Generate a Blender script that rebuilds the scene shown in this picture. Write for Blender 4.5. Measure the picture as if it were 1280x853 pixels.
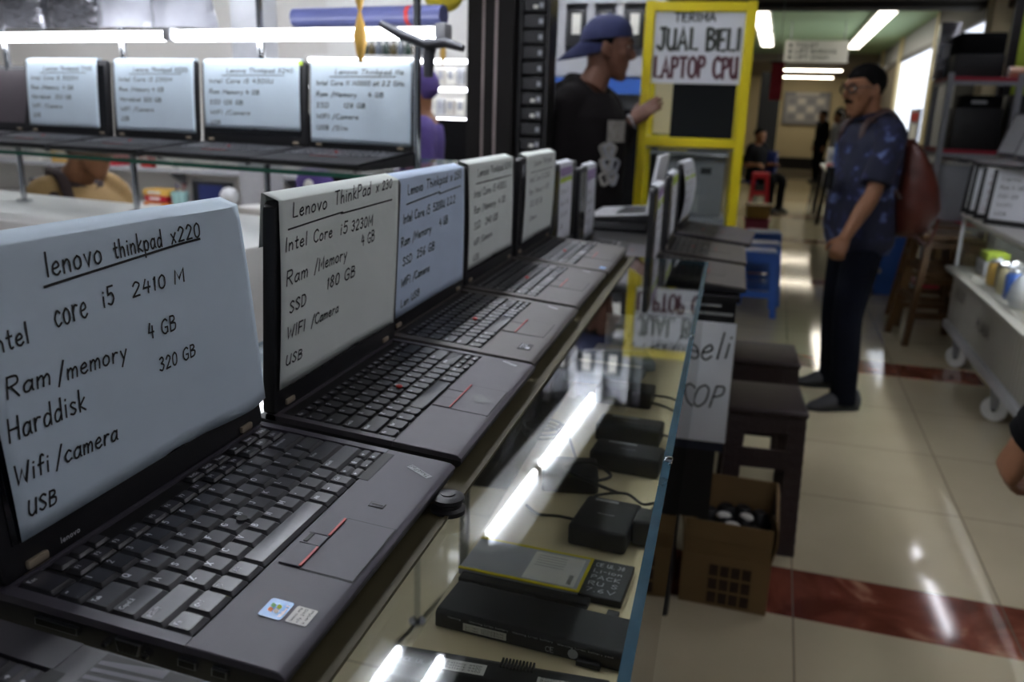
import bpy, bmesh, math, random
from mathutils import Vector, Matrix, noise
random.seed(7)
PI = math.pi
for o in list(bpy.data.objects):
    bpy.data.objects.remove(o)
S = bpy.context.scene
COL = S.collection

# ------------------------------------------------------------------ camera
def cam_matrix(yaw, pitch, roll, loc):
    cy, sy = math.cos(yaw), math.sin(yaw)
    f = Vector((-sy*math.cos(pitch), cy*math.cos(pitch), -math.sin(pitch)))
    r = Vector((cy, sy, 0)); u = r.cross(f)
    R = math.cos(roll)*r + math.sin(roll)*u
    U = -math.sin(roll)*r + math.cos(roll)*u
    m = Matrix((R, U, -f)).transposed().to_4x4()
    m.translation = loc
    return m
cd = bpy.data.cameras.new('camera'); cam = bpy.data.objects.new('camera', cd); COL.objects.link(cam)
cam.matrix_world = cam_matrix(math.radians(13.9656), math.radians(15.3217), math.radians(1.7651), (.40938, -.36033, 1.39))
cd.sensor_width = 36; cd.lens = 36*1048.13/1280
cd.clip_start = .02; cd.clip_end = 200
cd.dof.use_dof = True; cd.dof.focus_distance = .68; cd.dof.aperture_fstop = 7.0
S.camera = cam

# ------------------------------------------------------------------ world, exposure, lamp strengths
w = bpy.data.worlds.new('world'); S.world = w; w.use_nodes = True
w.node_tree.nodes['Background'].inputs[0].default_value = (.80, .88, 1.0, 1)
w.node_tree.nodes['Background'].inputs[1].default_value = .07
S.view_settings.view_transform = 'Standard'; S.view_settings.look = 'None'
S.view_settings.gamma = 1; S.view_settings.use_curve_mapping = False
S.view_settings.exposure = 1.0
TUBE = 44.0        # ceiling tubes over the counter row
AISLE = 9.5       # ceiling tubes over the aisle and the left shop, mostly added fill
SHOWTUBE = 8.0    # tubes inside the glass showcases and shelves
CORR = 3.0         # far corridor tubes
YAWC = math.radians(-2.894)     # the corridor is turned a little against the counter row

# ------------------------------------------------------------------ node helpers and materials
def lin(h):
    h = h.lstrip('#'); out = []
    for i in (0, 2, 4):
        c = int(h[i:i+2], 16)/255
        out.append(c/12.92 if c <= .04045 else ((c+.055)/1.055)**2.4)
    return (*out, 1)
def newmat(name):
    m = bpy.data.materials.new(name); m.use_nodes = True
    return m, m.node_tree, m.node_tree.nodes['Principled BSDF']
def mat(name, hexc, rough=.5, metal=0, var=.06, scale=40, bump=0, bscale=None, spec=.5, coat=0, stretch=None):
    """principled colour with a little procedural variation in tone and gloss"""
    m, t, b = newmat(name); n = t.nodes; L = t.links.new
    c = lin(hexc)
    tc = n.new('ShaderNodeTexCoord'); nz = n.new('ShaderNodeTexNoise'); nz.inputs['Scale'].default_value = scale
    nz.inputs['Detail'].default_value = 3
    if stretch:
        mp = n.new('ShaderNodeMapping'); mp.inputs['Scale'].default_value = stretch
        L(tc.outputs['Object'], mp.inputs[0]); L(mp.outputs[0], nz.inputs['Vector'])
    else:
        L(tc.outputs['Object'], nz.inputs['Vector'])
    rp = n.new('ShaderNodeMix'); rp.data_type = 'RGBA'
    rp.inputs[6].default_value = tuple(x*(1-var*2) for x in c[:3])+(1,)
    rp.inputs[7].default_value = tuple(min(1, x*(1+var*2)) for x in c[:3])+(1,)
    L(nz.outputs['Fac'], rp.inputs[0]); L(rp.outputs[2], b.inputs['Base Color'])
    b.inputs['Roughness'].default_value = rough; b.inputs['Metallic'].default_value = metal
    b.inputs['Specular IOR Level'].default_value = spec
    b.inputs['Coat Weight'].default_value = coat
    if bump:
        nb = n.new('ShaderNodeTexNoise'); nb.inputs['Scale'].default_value = bscale or scale*3
        L(tc.outputs['Object'], nb.inputs['Vector'])
        bp = n.new('ShaderNodeBump'); bp.inputs['Strength'].default_value = bump; bp.inputs['Distance'].default_value = .01
        L(nb.outputs['Fac'], bp.inputs['Height']); L(bp.outputs[0], b.inputs['Normal'])
    return m
def emit(name, hexc, strength):
    m, t, b = newmat(name)
    b.inputs['Base Color'].default_value = lin(hexc)
    b.inputs['Emission Color'].default_value = lin(hexc)
    b.inputs['Emission Strength'].default_value = strength
    return m
def glass(name, tint, refl=1.0, f0=.045):
    """clear pane: see-through plus a mirror part that grows towards grazing views"""
    m, t, b = newmat(name); n = t.nodes; L = t.links.new
    n.remove(b)
    tr = n.new('ShaderNodeBsdfTransparent'); tr.inputs[0].default_value = (*tint, 1)
    gl = n.new('ShaderNodeBsdfGlossy'); gl.inputs['Roughness'].default_value = .012
    ge = n.new('ShaderNodeNewGeometry'); dt = n.new('ShaderNodeVectorMath'); dt.operation = 'DOT_PRODUCT'
    L(ge.outputs['Normal'], dt.inputs[0]); L(ge.outputs['Incoming'], dt.inputs[1])
    def ma(op, a, k=None):
        q = n.new('ShaderNodeMath'); q.operation = op; q.use_clamp = op != 'ABSOLUTE'
        for i, v in enumerate((a, k)):
            if v is None: continue
            if isinstance(v, (int, float)): q.inputs[i].default_value = v
            else: L(v, q.inputs[i])
        return q.outputs[0]
    s5 = ma('POWER', ma('SUBTRACT', 1.0, ma('ABSOLUTE', dt.outputs['Value'])), 5.0)
    F = ma('ADD', ma('MULTIPLY', s5, (1-f0)*refl), f0*refl)
    mx = n.new('ShaderNodeMixShader'); out = n['Material Output']
    L(F, mx.inputs[0]); L(tr.outputs[0], mx.inputs[1]); L(gl.outputs[0], mx.inputs[2])
    L(mx.outputs[0], out.inputs[0])
    return m

# ------------------------------------------------------------------ mesh builder
class MB:
    def __init__(s, *mats):
        s.bm = bmesh.new(); s.mats = list(mats); s.mi = 0; s.M = Matrix()
    def m(s, mt):
        if mt not in s.mats: s.mats.append(mt)
        s.mi = s.mats.index(mt); return s
    def add(s, vs, fs):
        bv = [s.bm.verts.new(s.M @ Vector(v)) for v in vs]
        for f in fs:
            try:
                q = s.bm.faces.new([bv[i] for i in f]); q.material_index = s.mi
            except ValueError: pass
        return s
    def box(s, c, z, R=None):
        x, y, h = (k/2 for k in z); R = R or Matrix(); c = Vector(c)
        vs = [c + (R @ Vector(p)) for p in [(-x,-y,-h),(x,-y,-h),(x,y,-h),(-x,y,-h),(-x,-y,h),(x,-y,h),(x,y,h),(-x,y,h)]]
        return s.add(vs, [(3,2,1,0),(4,5,6,7),(0,1,5,4),(1,2,6,5),(2,3,7,6),(3,0,4,7)])
    def b2(s, x0, x1, y0, y1, z0, z1):
        return s.box(((x0+x1)/2,(y0+y1)/2,(z0+z1)/2),(abs(x1-x0),abs(y1-y0),abs(z1-z0)))
    def merge(s, t, R=None):
        R = R or Matrix(); idx = {}
        vs = []
        for i, v in enumerate(t.verts): idx[v] = i; vs.append(R @ v.co)
        s.add(vs, [[idx[v] for v in f.verts] for f in t.faces]); t.free(); return s
    def rbox(s, c, z, bev, seg=2, R=None):
        t = bmesh.new(); bmesh.ops.create_cube(t, size=1)
        for v in t.verts: v.co = Vector((v.co.x*z[0], v.co.y*z[1], v.co.z*z[2]))
        bmesh.ops.bevel(t, geom=list(t.edges), offset=min(bev, min(z)*.49), segments=seg, affect='EDGES', profile=.5)
        return s.merge(t, Matrix.Translation(Vector(c)) @ (R.to_4x4() if R else Matrix()))
    def prism(s, poly, x0, x1, axis='x', bev=0, seg=2):
        """polygon in the two other axes, pulled along one axis"""
        def P(a, b, k): return {'x':(k,a,b),'y':(a,k,b),'z':(a,b,k)}[axis]
        n = len(poly)
        t = bmesh.new()
        A = [t.verts.new(P(*p, x0)) for p in poly]; B = [t.verts.new(P(*p, x1)) for p in poly]
        t.faces.new(A[::-1]); t.faces.new(B)
        for i in range(n): t.faces.new([A[i],A[(i+1)%n],B[(i+1)%n],B[i]])
        bmesh.ops.recalc_face_normals(t, faces=t.faces)
        if bev: bmesh.ops.bevel(t, geom=list(t.edges), offset=bev, segments=seg, affect='EDGES', profile=.5)
        return s.merge(t)
    def loft(s, rings, cap=True, closed=True):
        n = len(rings[0]); vs = [p for r in rings for p in r]; fs = []
        for k in range(len(rings)-1):
            for i in range(n if closed else n-1):
                j = (i+1) % n
                fs.append((k*n+i, k*n+j, (k+1)*n+j, (k+1)*n+i))
        if cap and closed:
            fs.append(tuple(range(n))[::-1]); fs.append(tuple((len(rings)-1)*n+i for i in range(n)))
        return s.add(vs, fs)
    def cyl(s, p0, p1, r0, r1=None, n=14, cap=True):
        p0, p1 = Vector(p0), Vector(p1); r1 = r0 if r1 is None else r1
        d = (p1-p0).normalized(); a = d.orthogonal().normalized(); b = d.cross(a)
        rg = [[p + (a*math.cos(2*PI*i/n)+b*math.sin(2*PI*i/n))*r for i in range(n)] for p, r in ((p0,r0),(p1,r1))]
        return s.loft(rg, cap)
    def tube(s, pts, rad, n=8, smooth=0, cap=True, flat=1.0, up=None):
        pts = [Vector(p) for p in pts]; rad = list(rad) if hasattr(rad,'__len__') else [rad]*len(pts)
        if smooth: pts, rad = catmull(pts, rad, smooth)
        rings = []; prev = None
        for i, p in enumerate(pts):
            d = (pts[min(i+1,len(pts)-1)]-pts[max(i-1,0)])
            d = d.normalized() if d.length > 1e-9 else Vector((0,0,1))
            if prev is None:
                a = (Vector(up)-d*d.dot(Vector(up))).normalized() if up else d.orthogonal().normalized()
            else:
                a = prev - d*prev.dot(d)
                a = a.normalized() if a.length > 1e-6 else d.orthogonal().normalized()
            prev = a; b = d.cross(a)
            rings.append([p + (a*math.cos(2*PI*k/n)*flat+b*math.sin(2*PI*k/n))*rad[i] for k in range(n)])
        return s.loft(rings, cap)
    def lathe(s, prof, n=20, R=None, cap=True):
        R = R or Matrix()
        return s.loft([[R @ Vector((r*math.cos(2*PI*i/n), r*math.sin(2*PI*i/n), z)) for i in range(n)] for r, z in prof], cap)
    def ball(s, c, r, nu=16, nv=10, R=None):
        r = r if hasattr(r,'__len__') else (r,r,r); R = R or Matrix(); c = Vector(c); rings = []
        for j in range(nv+1):
            th = PI*j/nv; q = max(math.sin(th), .02); z = -math.cos(th)
            rings.append([c + (R @ Vector((r[0]*q*math.cos(2*PI*i/nu), r[1]*q*math.sin(2*PI*i/nu), r[2]*z))) for i in range(nu)])
        return s.loft(rings)
    def quad(s, a, b, c, d): return s.add([a,b,c,d], [(0,1,2,3)])
    def build(s, name, parent=None, smooth=None, loc=None, rz=None, fix=False):
        me = bpy.data.meshes.new(name)
        if fix: bmesh.ops.recalc_face_normals(s.bm, faces=s.bm.faces)
        s.bm.to_mesh(me); s.bm.free()
        for mt in s.mats: me.materials.append(mt)
        if smooth is not None:
            me.polygons.foreach_set('use_smooth', [True]*len(me.polygons)); me.set_sharp_from_angle(angle=math.radians(smooth))
        o = bpy.data.objects.new(name, me); COL.objects.link(o)
        if parent: o.parent = parent
        if loc: o.location = loc
        if rz is not None: o.rotation_euler.z = rz
        return o
def catmull(pts, rad, k):
    P, R = [], []; n = len(pts)
    for i in range(n-1):
        p0, p1, p2, p3 = pts[max(i-1,0)], pts[i], pts[i+1], pts[min(i+2,n-1)]
        for j in range(k):
            t = j/k
            P.append(.5*((2*p1)+(p2-p0)*t+(2*p0-5*p1+4*p2-p3)*t*t+(3*p1-p0-3*p2+p3)*t**3)); R.append(rad[i]*(1-t)+rad[i+1]*t)
    P.append(pts[-1]); R.append(rad[-1]); return P, R
def top(o, label, cat, group=None):
    o['label'] = label; o['category'] = cat
    if group: o['group'] = group
    return o
def thing(name, label, cat, loc=(0,0,0), rz=0, group=None):
    o = bpy.data.objects.new(name, None); COL.objects.link(o); o.location = loc; o.rotation_euler = (0,0,rz); o.empty_display_size = .05
    return top(o, label, cat, group)
def struct(name, mb, **k):
    o = mb.build(name, **k); o['kind'] = 'structure'; return o
def dup(o, parent=None):
    c = o.copy(); COL.objects.link(c)
    if parent: c.parent = parent
    for ch in o.children: dup(ch, c)
    return c
def rz3(a): return Matrix.Rotation(a, 3, 'Z')
# ------------------------------------------------------------------ pen strokes (handwriting): tenths of the cap height
G = {}
def g(ch, w, *st): G[ch] = (w, st)
def C(*p): return ('c', p)
def P_(*p): return ('l', p)
g('a',5.2,C((4.4,4.6),(2.5,5.6),(.6,3.6),(.8,.6),(2.8,.3),(4.4,3)),P_((4.5,5.6),(4.4,1),(5,.1)))
g('b',5,P_((.7,10),(.7,.2)),C((.7,4),(2.8,5.5),(4.4,3.6),(3.3,.3),(.7,.4)))
g('c',4.8,C((4.3,4.7),(2.5,5.6),(.6,3),(2,.1),(4.5,1)))
g('d',5.2,C((4.3,4.4),(2.4,5.5),(.6,3.4),(1,.4),(2.8,.3),(4.4,2.6)),P_((4.5,10),(4.5,0)))
g('e',5,C((.7,2.8),(3,3),(4.2,3.9),(3,5.6),(.8,4),(.8,1.2),(2.8,-.1),(4.7,1.1)))
g('f',4,C((4,9.2),(2.8,10),(1.9,8),(1.9,0)),P_((.4,5.4),(3.7,5.6)))
g('g',5,C((4.3,4.6),(2.4,5.6),(.6,3.6),(1,.6),(2.8,.4),(4.3,3)),C((4.4,5.6),(4.4,-1.6),(2.6,-3.6),(.7,-2.6)))
g('q',5,C((4.3,4.6),(2.4,5.6),(.6,3.6),(1,.6),(2.8,.4),(4.3,3)),P_((4.4,5.6),(4.4,-3.6)))
g('z',5,P_((.6,5.5),(4,5.5),(.5,0),(4.2,0)))
g('h',5,P_((.7,10),(.7,0)),C((.7,3.4),(2.5,5.5),(4,4),(4.1,0)))
g('i',2,P_((1,5.5),(1,0)),P_((1,7.6),(1.2,8)))
g('j',3,C((2,5.5),(2,-1),(1,-3.4),(-.4,-2.6)),P_((2,7.6),(2.2,8)))
g('k',4.6,P_((.7,10),(.7,0)),P_((4,5.8),(.8,2.6),(4.3,0)))
g('l',2,P_((1,10),(1,0)))
g('m',7,P_((.5,5.5),(.5,0)),C((.5,3.4),(2.2,5.5),(3.3,4),(3.3,0)),C((3.3,3.4),(5,5.5),(6.2,4),(6.2,0)))
g('n',5,P_((.6,5.5),(.6,0)),C((.6,3.4),(2.5,5.5),(4,4),(4.1,0)))
g('o',5,C((2.4,5.6),(.6,4),(.7,1),(2.5,0),(4.3,1.6),(4.1,4.4),(2.4,5.6)))
g('p',5,P_((.6,5.6),(.6,-3.6)),C((.6,4.3),(2.7,5.7),(4.4,3.6),(3.2,.3),(.7,.8)))
g('r',4.2,P_((.7,5.6),(.7,0)),C((.7,3),(2.1,5.3),(3.9,5.1)))
g('s',4.6,C((3.9,4.9),(2,5.6),(.8,4.3),(2.4,2.9),(3.9,1.5),(2.4,0),(.4,.7)))
g('t',3.8,C((1.8,8.6),(1.8,1.4),(2.6,.1),(3.4,.5)),P_((.3,5.5),(3.5,5.8)))
g('u',5,C((.6,5.5),(.6,1.2),(2.3,0),(4,1.6)),P_((4.1,5.5),(4.2,0)))
g('v',4.8,P_((.4,5.5),(2.3,0),(4.4,5.8)))
g('w',6.6,P_((.4,5.5),(1.8,0),(3.2,4.2),(4.7,0),(6.1,5.6)))
g('x',5,P_((.5,6.2),(4.3,0)),P_((4.4,6.6),(.4,-.4)))
g('y',5,P_((.6,5.5),(2.5,.8)),P_((4.5,5.6),(1.4,-3.6)))
g('A',7,P_((.4,0),(3.3,10),(6.3,0)),P_((1.5,3.4),(5.3,3.4)))
g('B',6.4,P_((.8,10),(.8,0)),C((.8,10),(4.2,9.6),(4.6,7),(.8,5.4)),C((.8,5.4),(5.4,4.6),(5,.8),(.8,0)))
g('C',6.6,C((6,8.4),(4,10),(1,7.6),(.9,2.6),(3.6,0),(6.1,1.4)))
g('D',6.8,P_((.8,10),(.8,0)),C((.8,10),(4.4,9.4),(6.2,5),(4.4,.8),(.8,0)))
g('E',6,P_((5.4,10),(.8,10),(.8,0),(5.5,0)),P_((.8,5.2),(4.6,5.2)))
g('F',5.8,P_((5.4,10),(.8,10),(.8,0)),P_((.8,5.2),(4.4,5.2)))
g('G',7,C((6,8.6),(4,10),(1,7.6),(.9,2.6),(3.6,0),(6.2,1.2)),P_((6.2,.8),(6.2,4.4),(3.8,4.4)))
g('H',6.8,P_((.8,10),(.8,0)),P_((6,10),(6,0)),P_((.8,5.2),(6,5.2)))
g('I',2.2,P_((1.1,10),(1.1,0)))
g('J',5.4,C((4.4,10),(4.4,2.2),(2.8,0),(.6,1.6)),P_((2.4,10),(5.6,10)))
g('K',6.2,P_((.8,10),(.8,0)),P_((5.6,10),(.8,4.4),(5.9,0)))
g('L',5.6,P_((.8,10),(.8,0),(5.2,0)))
g('M',8,P_((.7,0),(1.2,10),(4,3),(6.8,10),(7.3,0)))
g('N',7,P_((.8,0),(.8,10),(6,0),(6,10)))
g('O',7.4,C((3.6,10),(1,8),(.8,2.4),(3.6,0),(6.5,2.4),(6.3,8),(3.6,10)))
g('P',6,P_((.8,10),(.8,0)),C((.8,10),(4.6,9.7),(5,6.2),(.8,4.8)))
g('Q',7.4,C((3.6,10),(1,8),(.8,2.4),(3.6,0),(6.5,2.4),(6.3,8),(3.6,10)),P_((4.4,2.6),(6.8,-.6)))
g('R',6.4,P_((.8,10),(.8,0)),C((.8,10),(4.8,9.7),(5,6.4),(.8,5)),P_((2.4,5),(5.8,0)))
g('S',6,C((5.2,8.6),(3,10),(.9,7.8),(3,5.4),(5.2,2.6),(3,0),(.6,1.4)))
g('T',6.4,P_((.3,10),(6.1,10)),P_((3.2,10),(3.2,0)))
g('U',6.6,C((.8,10),(.8,2.6),(3.2,0),(5.8,2.6)),P_((5.8,10),(5.8,0)))
g('V',6.8,P_((.4,10),(3.4,0),(6.3,10)))
g('W',8.6,P_((.4,10),(2.2,0),(4.3,7),(6.3,0),(8.2,10)))
g('X',6.6,P_((.6,10),(6,0)),P_((6,10),(.6,0)))
g('Y',6.4,P_((.4,10),(3.2,5),(6,10)),P_((3.2,5),(3.2,0)))
g('Z',6.4,P_((.6,10),(5.8,10),(.6,0),(5.9,0)))
g('0',5.6,C((2.8,10),(.8,7.6),(.9,2),(2.8,0),(4.8,2.2),(4.7,7.8),(2.8,10)))
g('1',2.6,P_((.6,8.2),(1.5,10),(1.5,0)))
g('2',5.6,C((.7,7.6),(2.4,10),(4.8,7.8),(3,3.8),(.6,0)),P_((.6,0),(5,.3)))
g('3',5.4,C((.8,9),(3,10),(4.4,7.6),(2.2,5.4)),C((2.2,5.4),(4.8,3.4),(3,0),(.5,1.2)))
g('4',5.8,P_((2,10),(.6,4),(5.2,4)),P_((4,8),(4,0)))
g('5',5.6,P_((4.8,10),(1.2,10),(1,5.6)),C((1,5.6),(3.6,6.2),(4.8,3),(3,0),(.6,1)))
g('6',5.4,C((4,10),(1.4,6.4),(.9,2),(2.8,0),(4.6,2.4),(3,4.8),(1,3)))
g('7',5.2,P_((.6,10),(4.8,10),(2,0)))
g('8',5.4,C((2.7,5.4),(.9,7.6),(2.7,10),(4.5,7.6),(2.7,5.4),(.7,2.6),(2.7,0),(4.7,2.6),(2.7,5.4)))
g('9',5.4,C((4.4,7.4),(2.6,5.2),(.8,7.4),(2.6,10),(4.4,7.6),(3.6,0)))
g('/',4.4,P_((.4,-2),(4,10.6))); g('-',4,P_((.6,4.6),(3.4,4.6))); g('.',1.6,P_((.7,.1),(.9,.5)))
g(',',1.6,P_((.9,.6),(.5,-1.4))); g(';',1.6,P_((.9,.6),(.5,-1.4)),P_((.8,4.4),(.9,4.9))); g('=',5,P_((.6,6),(4.2,6)),P_((.6,3.6),(4.2,3.6)))
g("'",1.6,P_((.9,10),(.7,7.6))); g('[',3,P_((2.2,10),(.8,10),(.8,0),(2.2,0))); g(']',3,P_((.6,10),(2,10),(2,0),(.6,0)))
g('!',1.8,P_((.9,10),(.9,3)),P_((.9,.1),(1,.5))); g('~',5,C((.5,4),(1.6,5.6),(3.2,4.2),(4.4,5.6)))
g('_',5,P_((.2,0),(4.8,0))); g('^',7,P_((3.4,10),(.6,5),(2.2,5),(2.2,0),(4.6,0),(4.6,5),(6.2,5),(3.4,10)))
g('<',6,P_((5.4,5),(.6,5)),P_((2.4,7.4),(.6,5),(2.4,2.6)))
g('>',6,P_((.6,5),(5.4,5)),P_((3.6,7.4),(5.4,5),(3.6,2.6)))
def strokes(txt, slant=0., jit=0., seed=0, gap=1.3, space=5):
    """polylines of a line of writing with cap height 1, starting at x = 0; returns (width, list of polylines)"""
    rn = random.Random(seed); x = 0; out = []
    for ch in txt:
        if ch == ' ': x += space; continue
        w, st = G[ch]
        dy = rn.uniform(-jit, jit); sc = 1+rn.uniform(-jit, jit)*.12
        for kind, pts in st:
            q = [Vector((px, py, 0)) for px, py in pts]
            if kind == 'c': q, _ = catmull(q, [0]*len(q), 5)
            out.append([((x+p.x*sc+slant*p.y)/10, (p.y*sc+dy)/10) for p in q])
        x += w*sc+gap
    return max(x-gap, .1)/10, out
def ribbon(mb, line, hw, fn):
    """a pen line of half width hw along a 2-D polyline; fn maps (u, v) to 3-D"""
    n = len(line)
    if n < 2: return
    L, R = [], []
    for i in range(n):
        a = Vector(line[max(i-1,0)]); b = Vector(line[min(i+1,n-1)]); d = b-a
        d = d.normalized() if d.length > 1e-9 else Vector((1,0))
        nn = Vector((-d.y, d.x)); p = Vector(line[i])
        if i in (0, n-1): p = p + d*(hw*.7 if i else -hw*.7)
        if 0 < i < n-1:
            e = (Vector(line[i])-Vector(line[i-1])).normalized(); k = abs(Vector((-e.y,e.x)).dot(nn)); s = hw/max(k,.5)
        else: s = hw
        L.append(fn(*(p+nn*s))); R.append(fn(*(p-nn*s)))
    mb.add(L+R, [(i, n+i, n+i+1, i+1) for i in range(n-1)])
def write(mb, txt, p0, p1, cap, hw, fn, slant=.12, jit=.25, seed=0):
    """handwriting from baseline point p0 to p1 on the sheet"""
    w, st = strokes(txt, slant, jit, seed)
    p0, p1 = Vector(p0), Vector(p1); d = p1-p0; ln = d.length; d = d/ln; nn = Vector((-d.y, d.x)); sx = ln/w
    for pl in st:
        ribbon(mb, [tuple(p0 + d*(a*sx) + nn*(b*cap)) for a, b in pl], hw, fn)
# ------------------------------------------------------------------ materials
M_black = mat('black_plastic', '#17171a', .5, bump=.05, bscale=900)
M_soft = mat('soft_black_rubber_paint', '#45424b', .55, bump=.06, bscale=1400, var=.08, scale=25)
M_key = mat('key_plastic', '#232327', .4, bump=.04, bscale=1200, var=.15, scale=60)
M_keyshine = mat('worn_key_top', '#34343b', .28, var=.2, scale=120)
M_kbwell = mat('keyboard_well', '#0a0a0b', .6)
M_legend = mat('key_legend', '#c4c5cc', .6)
M_grey_deck = mat('grey_laptop_deck', '#4b4744', .5, metal=.25, bump=.04, bscale=1200)
M_dark_deck = mat('charcoal_laptop_deck', '#474349', .5, metal=.1, bump=.05, bscale=1200)
M_silver = mat('silver_laptop_metal', '#e2e3e6', .4, metal=.1)
M_hinge = mat('hinge_metal', '#a89a86', .35, metal=.4)
M_chrome = mat('chrome', '#c9ccd0', .15, metal=1)
M_steel = mat('brushed_steel', '#8d9096', .35, metal=.9, stretch=(1,1,30))
M_red = mat('red_plastic', '#a5231d', .45)
M_screen = mat('laptop_screen', '#0b0c10', .12, spec=.6)
M_ink = mat('marker_ink', '#0f0f12', .6)
M_inkred = mat('faded_red_ink', '#7d3540', .6)
def paper_mat(name, hexc):
    m, t, b = newmat(name); n = t.nodes; L = t.links.new
    b.inputs['Roughness'].default_value = .85; b.inputs['Specular IOR Level'].default_value = .2
    tc = n.new('ShaderNodeTexCoord'); nz = n.new('ShaderNodeTexNoise'); nz.inputs['Scale'].default_value = 14; nz.inputs['Detail'].default_value = 5
    L(tc.outputs['Object'], nz.inputs['Vector'])
    c = lin(hexc); mx = n.new('ShaderNodeMix'); mx.data_type = 'RGBA'
    mx.inputs[6].default_value = tuple(x*.95 for x in c[:3])+(1,); mx.inputs[7].default_value = tuple(min(1,x*1.04) for x in c[:3])+(1,)
    L(nz.outputs['Fac'], mx.inputs[0]); L(mx.outputs[2], b.inputs['Base Color'])
    bp = n.new('ShaderNodeBump'); bp.inputs['Strength'].default_value = .12; bp.inputs['Distance'].default_value = .01
    L(nz.outputs['Fac'], bp.inputs['Height']); L(bp.outputs[0], b.inputs['Normal'])
    tl = n.new('ShaderNodeBsdfTranslucent'); L(mx.outputs[2], tl.inputs[0])
    ms = n.new('ShaderNodeMixShader'); ms.inputs[0].default_value = .12
    L(b.outputs[0], ms.inputs[1]); L(tl.outputs[0], ms.inputs[2]); L(ms.outputs[0], n['Material Output'].inputs[0])
    return m
M_paper = paper_mat('white_paper', '#e6e9ee'); M_paper_blue = paper_mat('pale_blue_paper', '#d0dfea'); M_paper_sky = paper_mat('sky_blue_paper', '#c6d6ea'); M_paper_cream = paper_mat('pale_green_white_paper', '#e2e8e2')
M_glass = glass('clear_glass', (.95, .97, .955), 1.5)
M_glass_thin = glass('thin_pane_glass', (.94, .96, .95), .6)
M_glassedge = mat('green_glass_edge', '#24414e', .25, var=.25, scale=30)
M_glassedge_green = mat('dark_green_glass_edge', '#245040', .25, var=.2, scale=12)
M_board = mat('cream_shelf_board', '#d6c6a0', .5, var=.04, scale=6)
M_white = mat('white_laminate', '#d8d6d2', .4, var=.03, scale=3)
M_wallcream = mat('cream_wall_paint', '#d9cba4', .8, var=.04, scale=2, bump=.05)
M_olive = mat('gold_aluminium', '#453f2a', .65, metal=.0, spec=.25)
M_yellow = mat('yellow_paint', '#dcc80e', .4, var=.06, scale=9)
M_darkmetal = mat('dark_metal', '#1d1c1d', .4, metal=.4)
M_brownblack = mat('brown_black_frame', '#0e0a09', .6, spec=.2)
M_grey = mat('grey_paint', '#93959c', .45)
M_lgrey = mat('light_grey_plastic', '#a8a9ad', .5)
M_redshelf = mat('red_shelf_edge', '#9c1730', .5)
M_blueplastic = mat('blue_plastic', '#3260b4', .4, var=.05)
M_redplastic = mat('red_stool_plastic', '#b31f2e', .4)
M_rattan = mat('brown_rattan_plastic', '#3a2e2d', .5, bump=.3, bscale=90)
M_wood = mat('brown_wood', '#523819', .5, var=.25, scale=10, stretch=(1,1,.15), bump=.1)
M_card = mat('brown_cardboard', '#80663f', .85, var=.08, scale=8, bump=.06, bscale=60)
M_cardprint = mat('cardboard_print', '#3d2c1c', .9, var=.3, scale=60)
M_tube = emit('tube_light', '#f2f6ff', TUBE); M_tube_aisle = emit('aisle_tube_light', '#f6f6ff', AISLE); M_tube_show = emit('showcase_tube_light', '#f4f7ff', SHOWTUBE); M_tube_trolley = emit('trolley_tube_light', '#f4f7ff', 16.0); M_wheel = mat('pale_grey_wheel', '#c4c4c0', .5); M_l0deck = mat('dark_charcoal_deck', '#2c2a30', .5, bump=.05, bscale=1200); M_tube_end = emit('end_tube_light', '#fff3dc', 9.0); M_tube_corr = emit('corridor_tube_light', '#fff6e6', CORR)
M_fixture = mat('lamp_housing', '#e8e9e9', .5)
M_skin = mat('tan_skin', '#7f5539', .6, var=.08, scale=18, bump=.03, bscale=200)
M_skin_dark = mat('brown_skin', '#5e3a27', .6, var=.08, scale=18)
M_hair = mat('black_hair', '#070606', .85, bump=.5, bscale=160, spec=.12)
M_eye = mat('eye_white', '#d8d4cc', .3); M_iris = mat('dark_iris', '#140d0a', .2)
M_denim = mat('dark_denim', '#090c16', .9, var=.3, scale=7, bump=.2, bscale=400, spec=.12)
M_hoodie = mat('charcoal_hoodie_fabric', '#151213', .95, spec=.12, var=.1, scale=12, bump=.15, bscale=300)
M_capblue = mat('navy_cap_fabric', '#1d2349', .85, var=.08, bump=.1, bscale=400)
M_leather = mat('brown_leather', '#4c2016', .4, var=.35, scale=9, bump=.7, bscale=14)
M_strap = mat('dark_strap_leather', '#331a14', .5, bump=.2, bscale=60)
M_shoe = mat('grey_shoe_suede', '#36363a', .7); M_sole = mat('dark_sole', '#161616', .7)
M_tan = mat('tan_jacket_fabric', '#94774b', .85, var=.1, scale=10, bump=.2, bscale=120)
M_brown = mat('dark_brown_knit', '#30211f', .9)
M_purple = mat('purple_fabric', '#4c3c78', .85)
M_blackcloth = mat('black_fabric', '#0c0c0e', .95, bump=.1, bscale=200, spec=.15)
M_labelwhite = mat('white_label', '#d9d7cf', .6)
M_sticker_grey = mat('silver_sticker', '#b8b4ac', .4)
M_sticker_blue = mat('blue_sticker', '#3f86c8', .3, var=.2, scale=90)
M_green = mat('green_plastic', '#3f8a4a', .5); M_orange = mat('orange_plastic', '#d07a2a', .5); M_pink = mat('pink_plastic', '#c04a62', .5); M_sand = mat('sand_yellow_plastic', '#d6a94e', .5)
M_lime = mat('lime_panel', '#93a82c', .6); M_teal = mat('pale_teal_plastic', '#9cc4c2', .5)
M_highlight = mat('marker_highlight', '#b9d24a', .7); M_lilac = mat('lilac_print', '#a58fb8', .7)
M_foil = mat('silver_bag_film', '#77777c', .22, metal=.75, var=.3, scale=14, bump=1.0, bscale=22)
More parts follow.
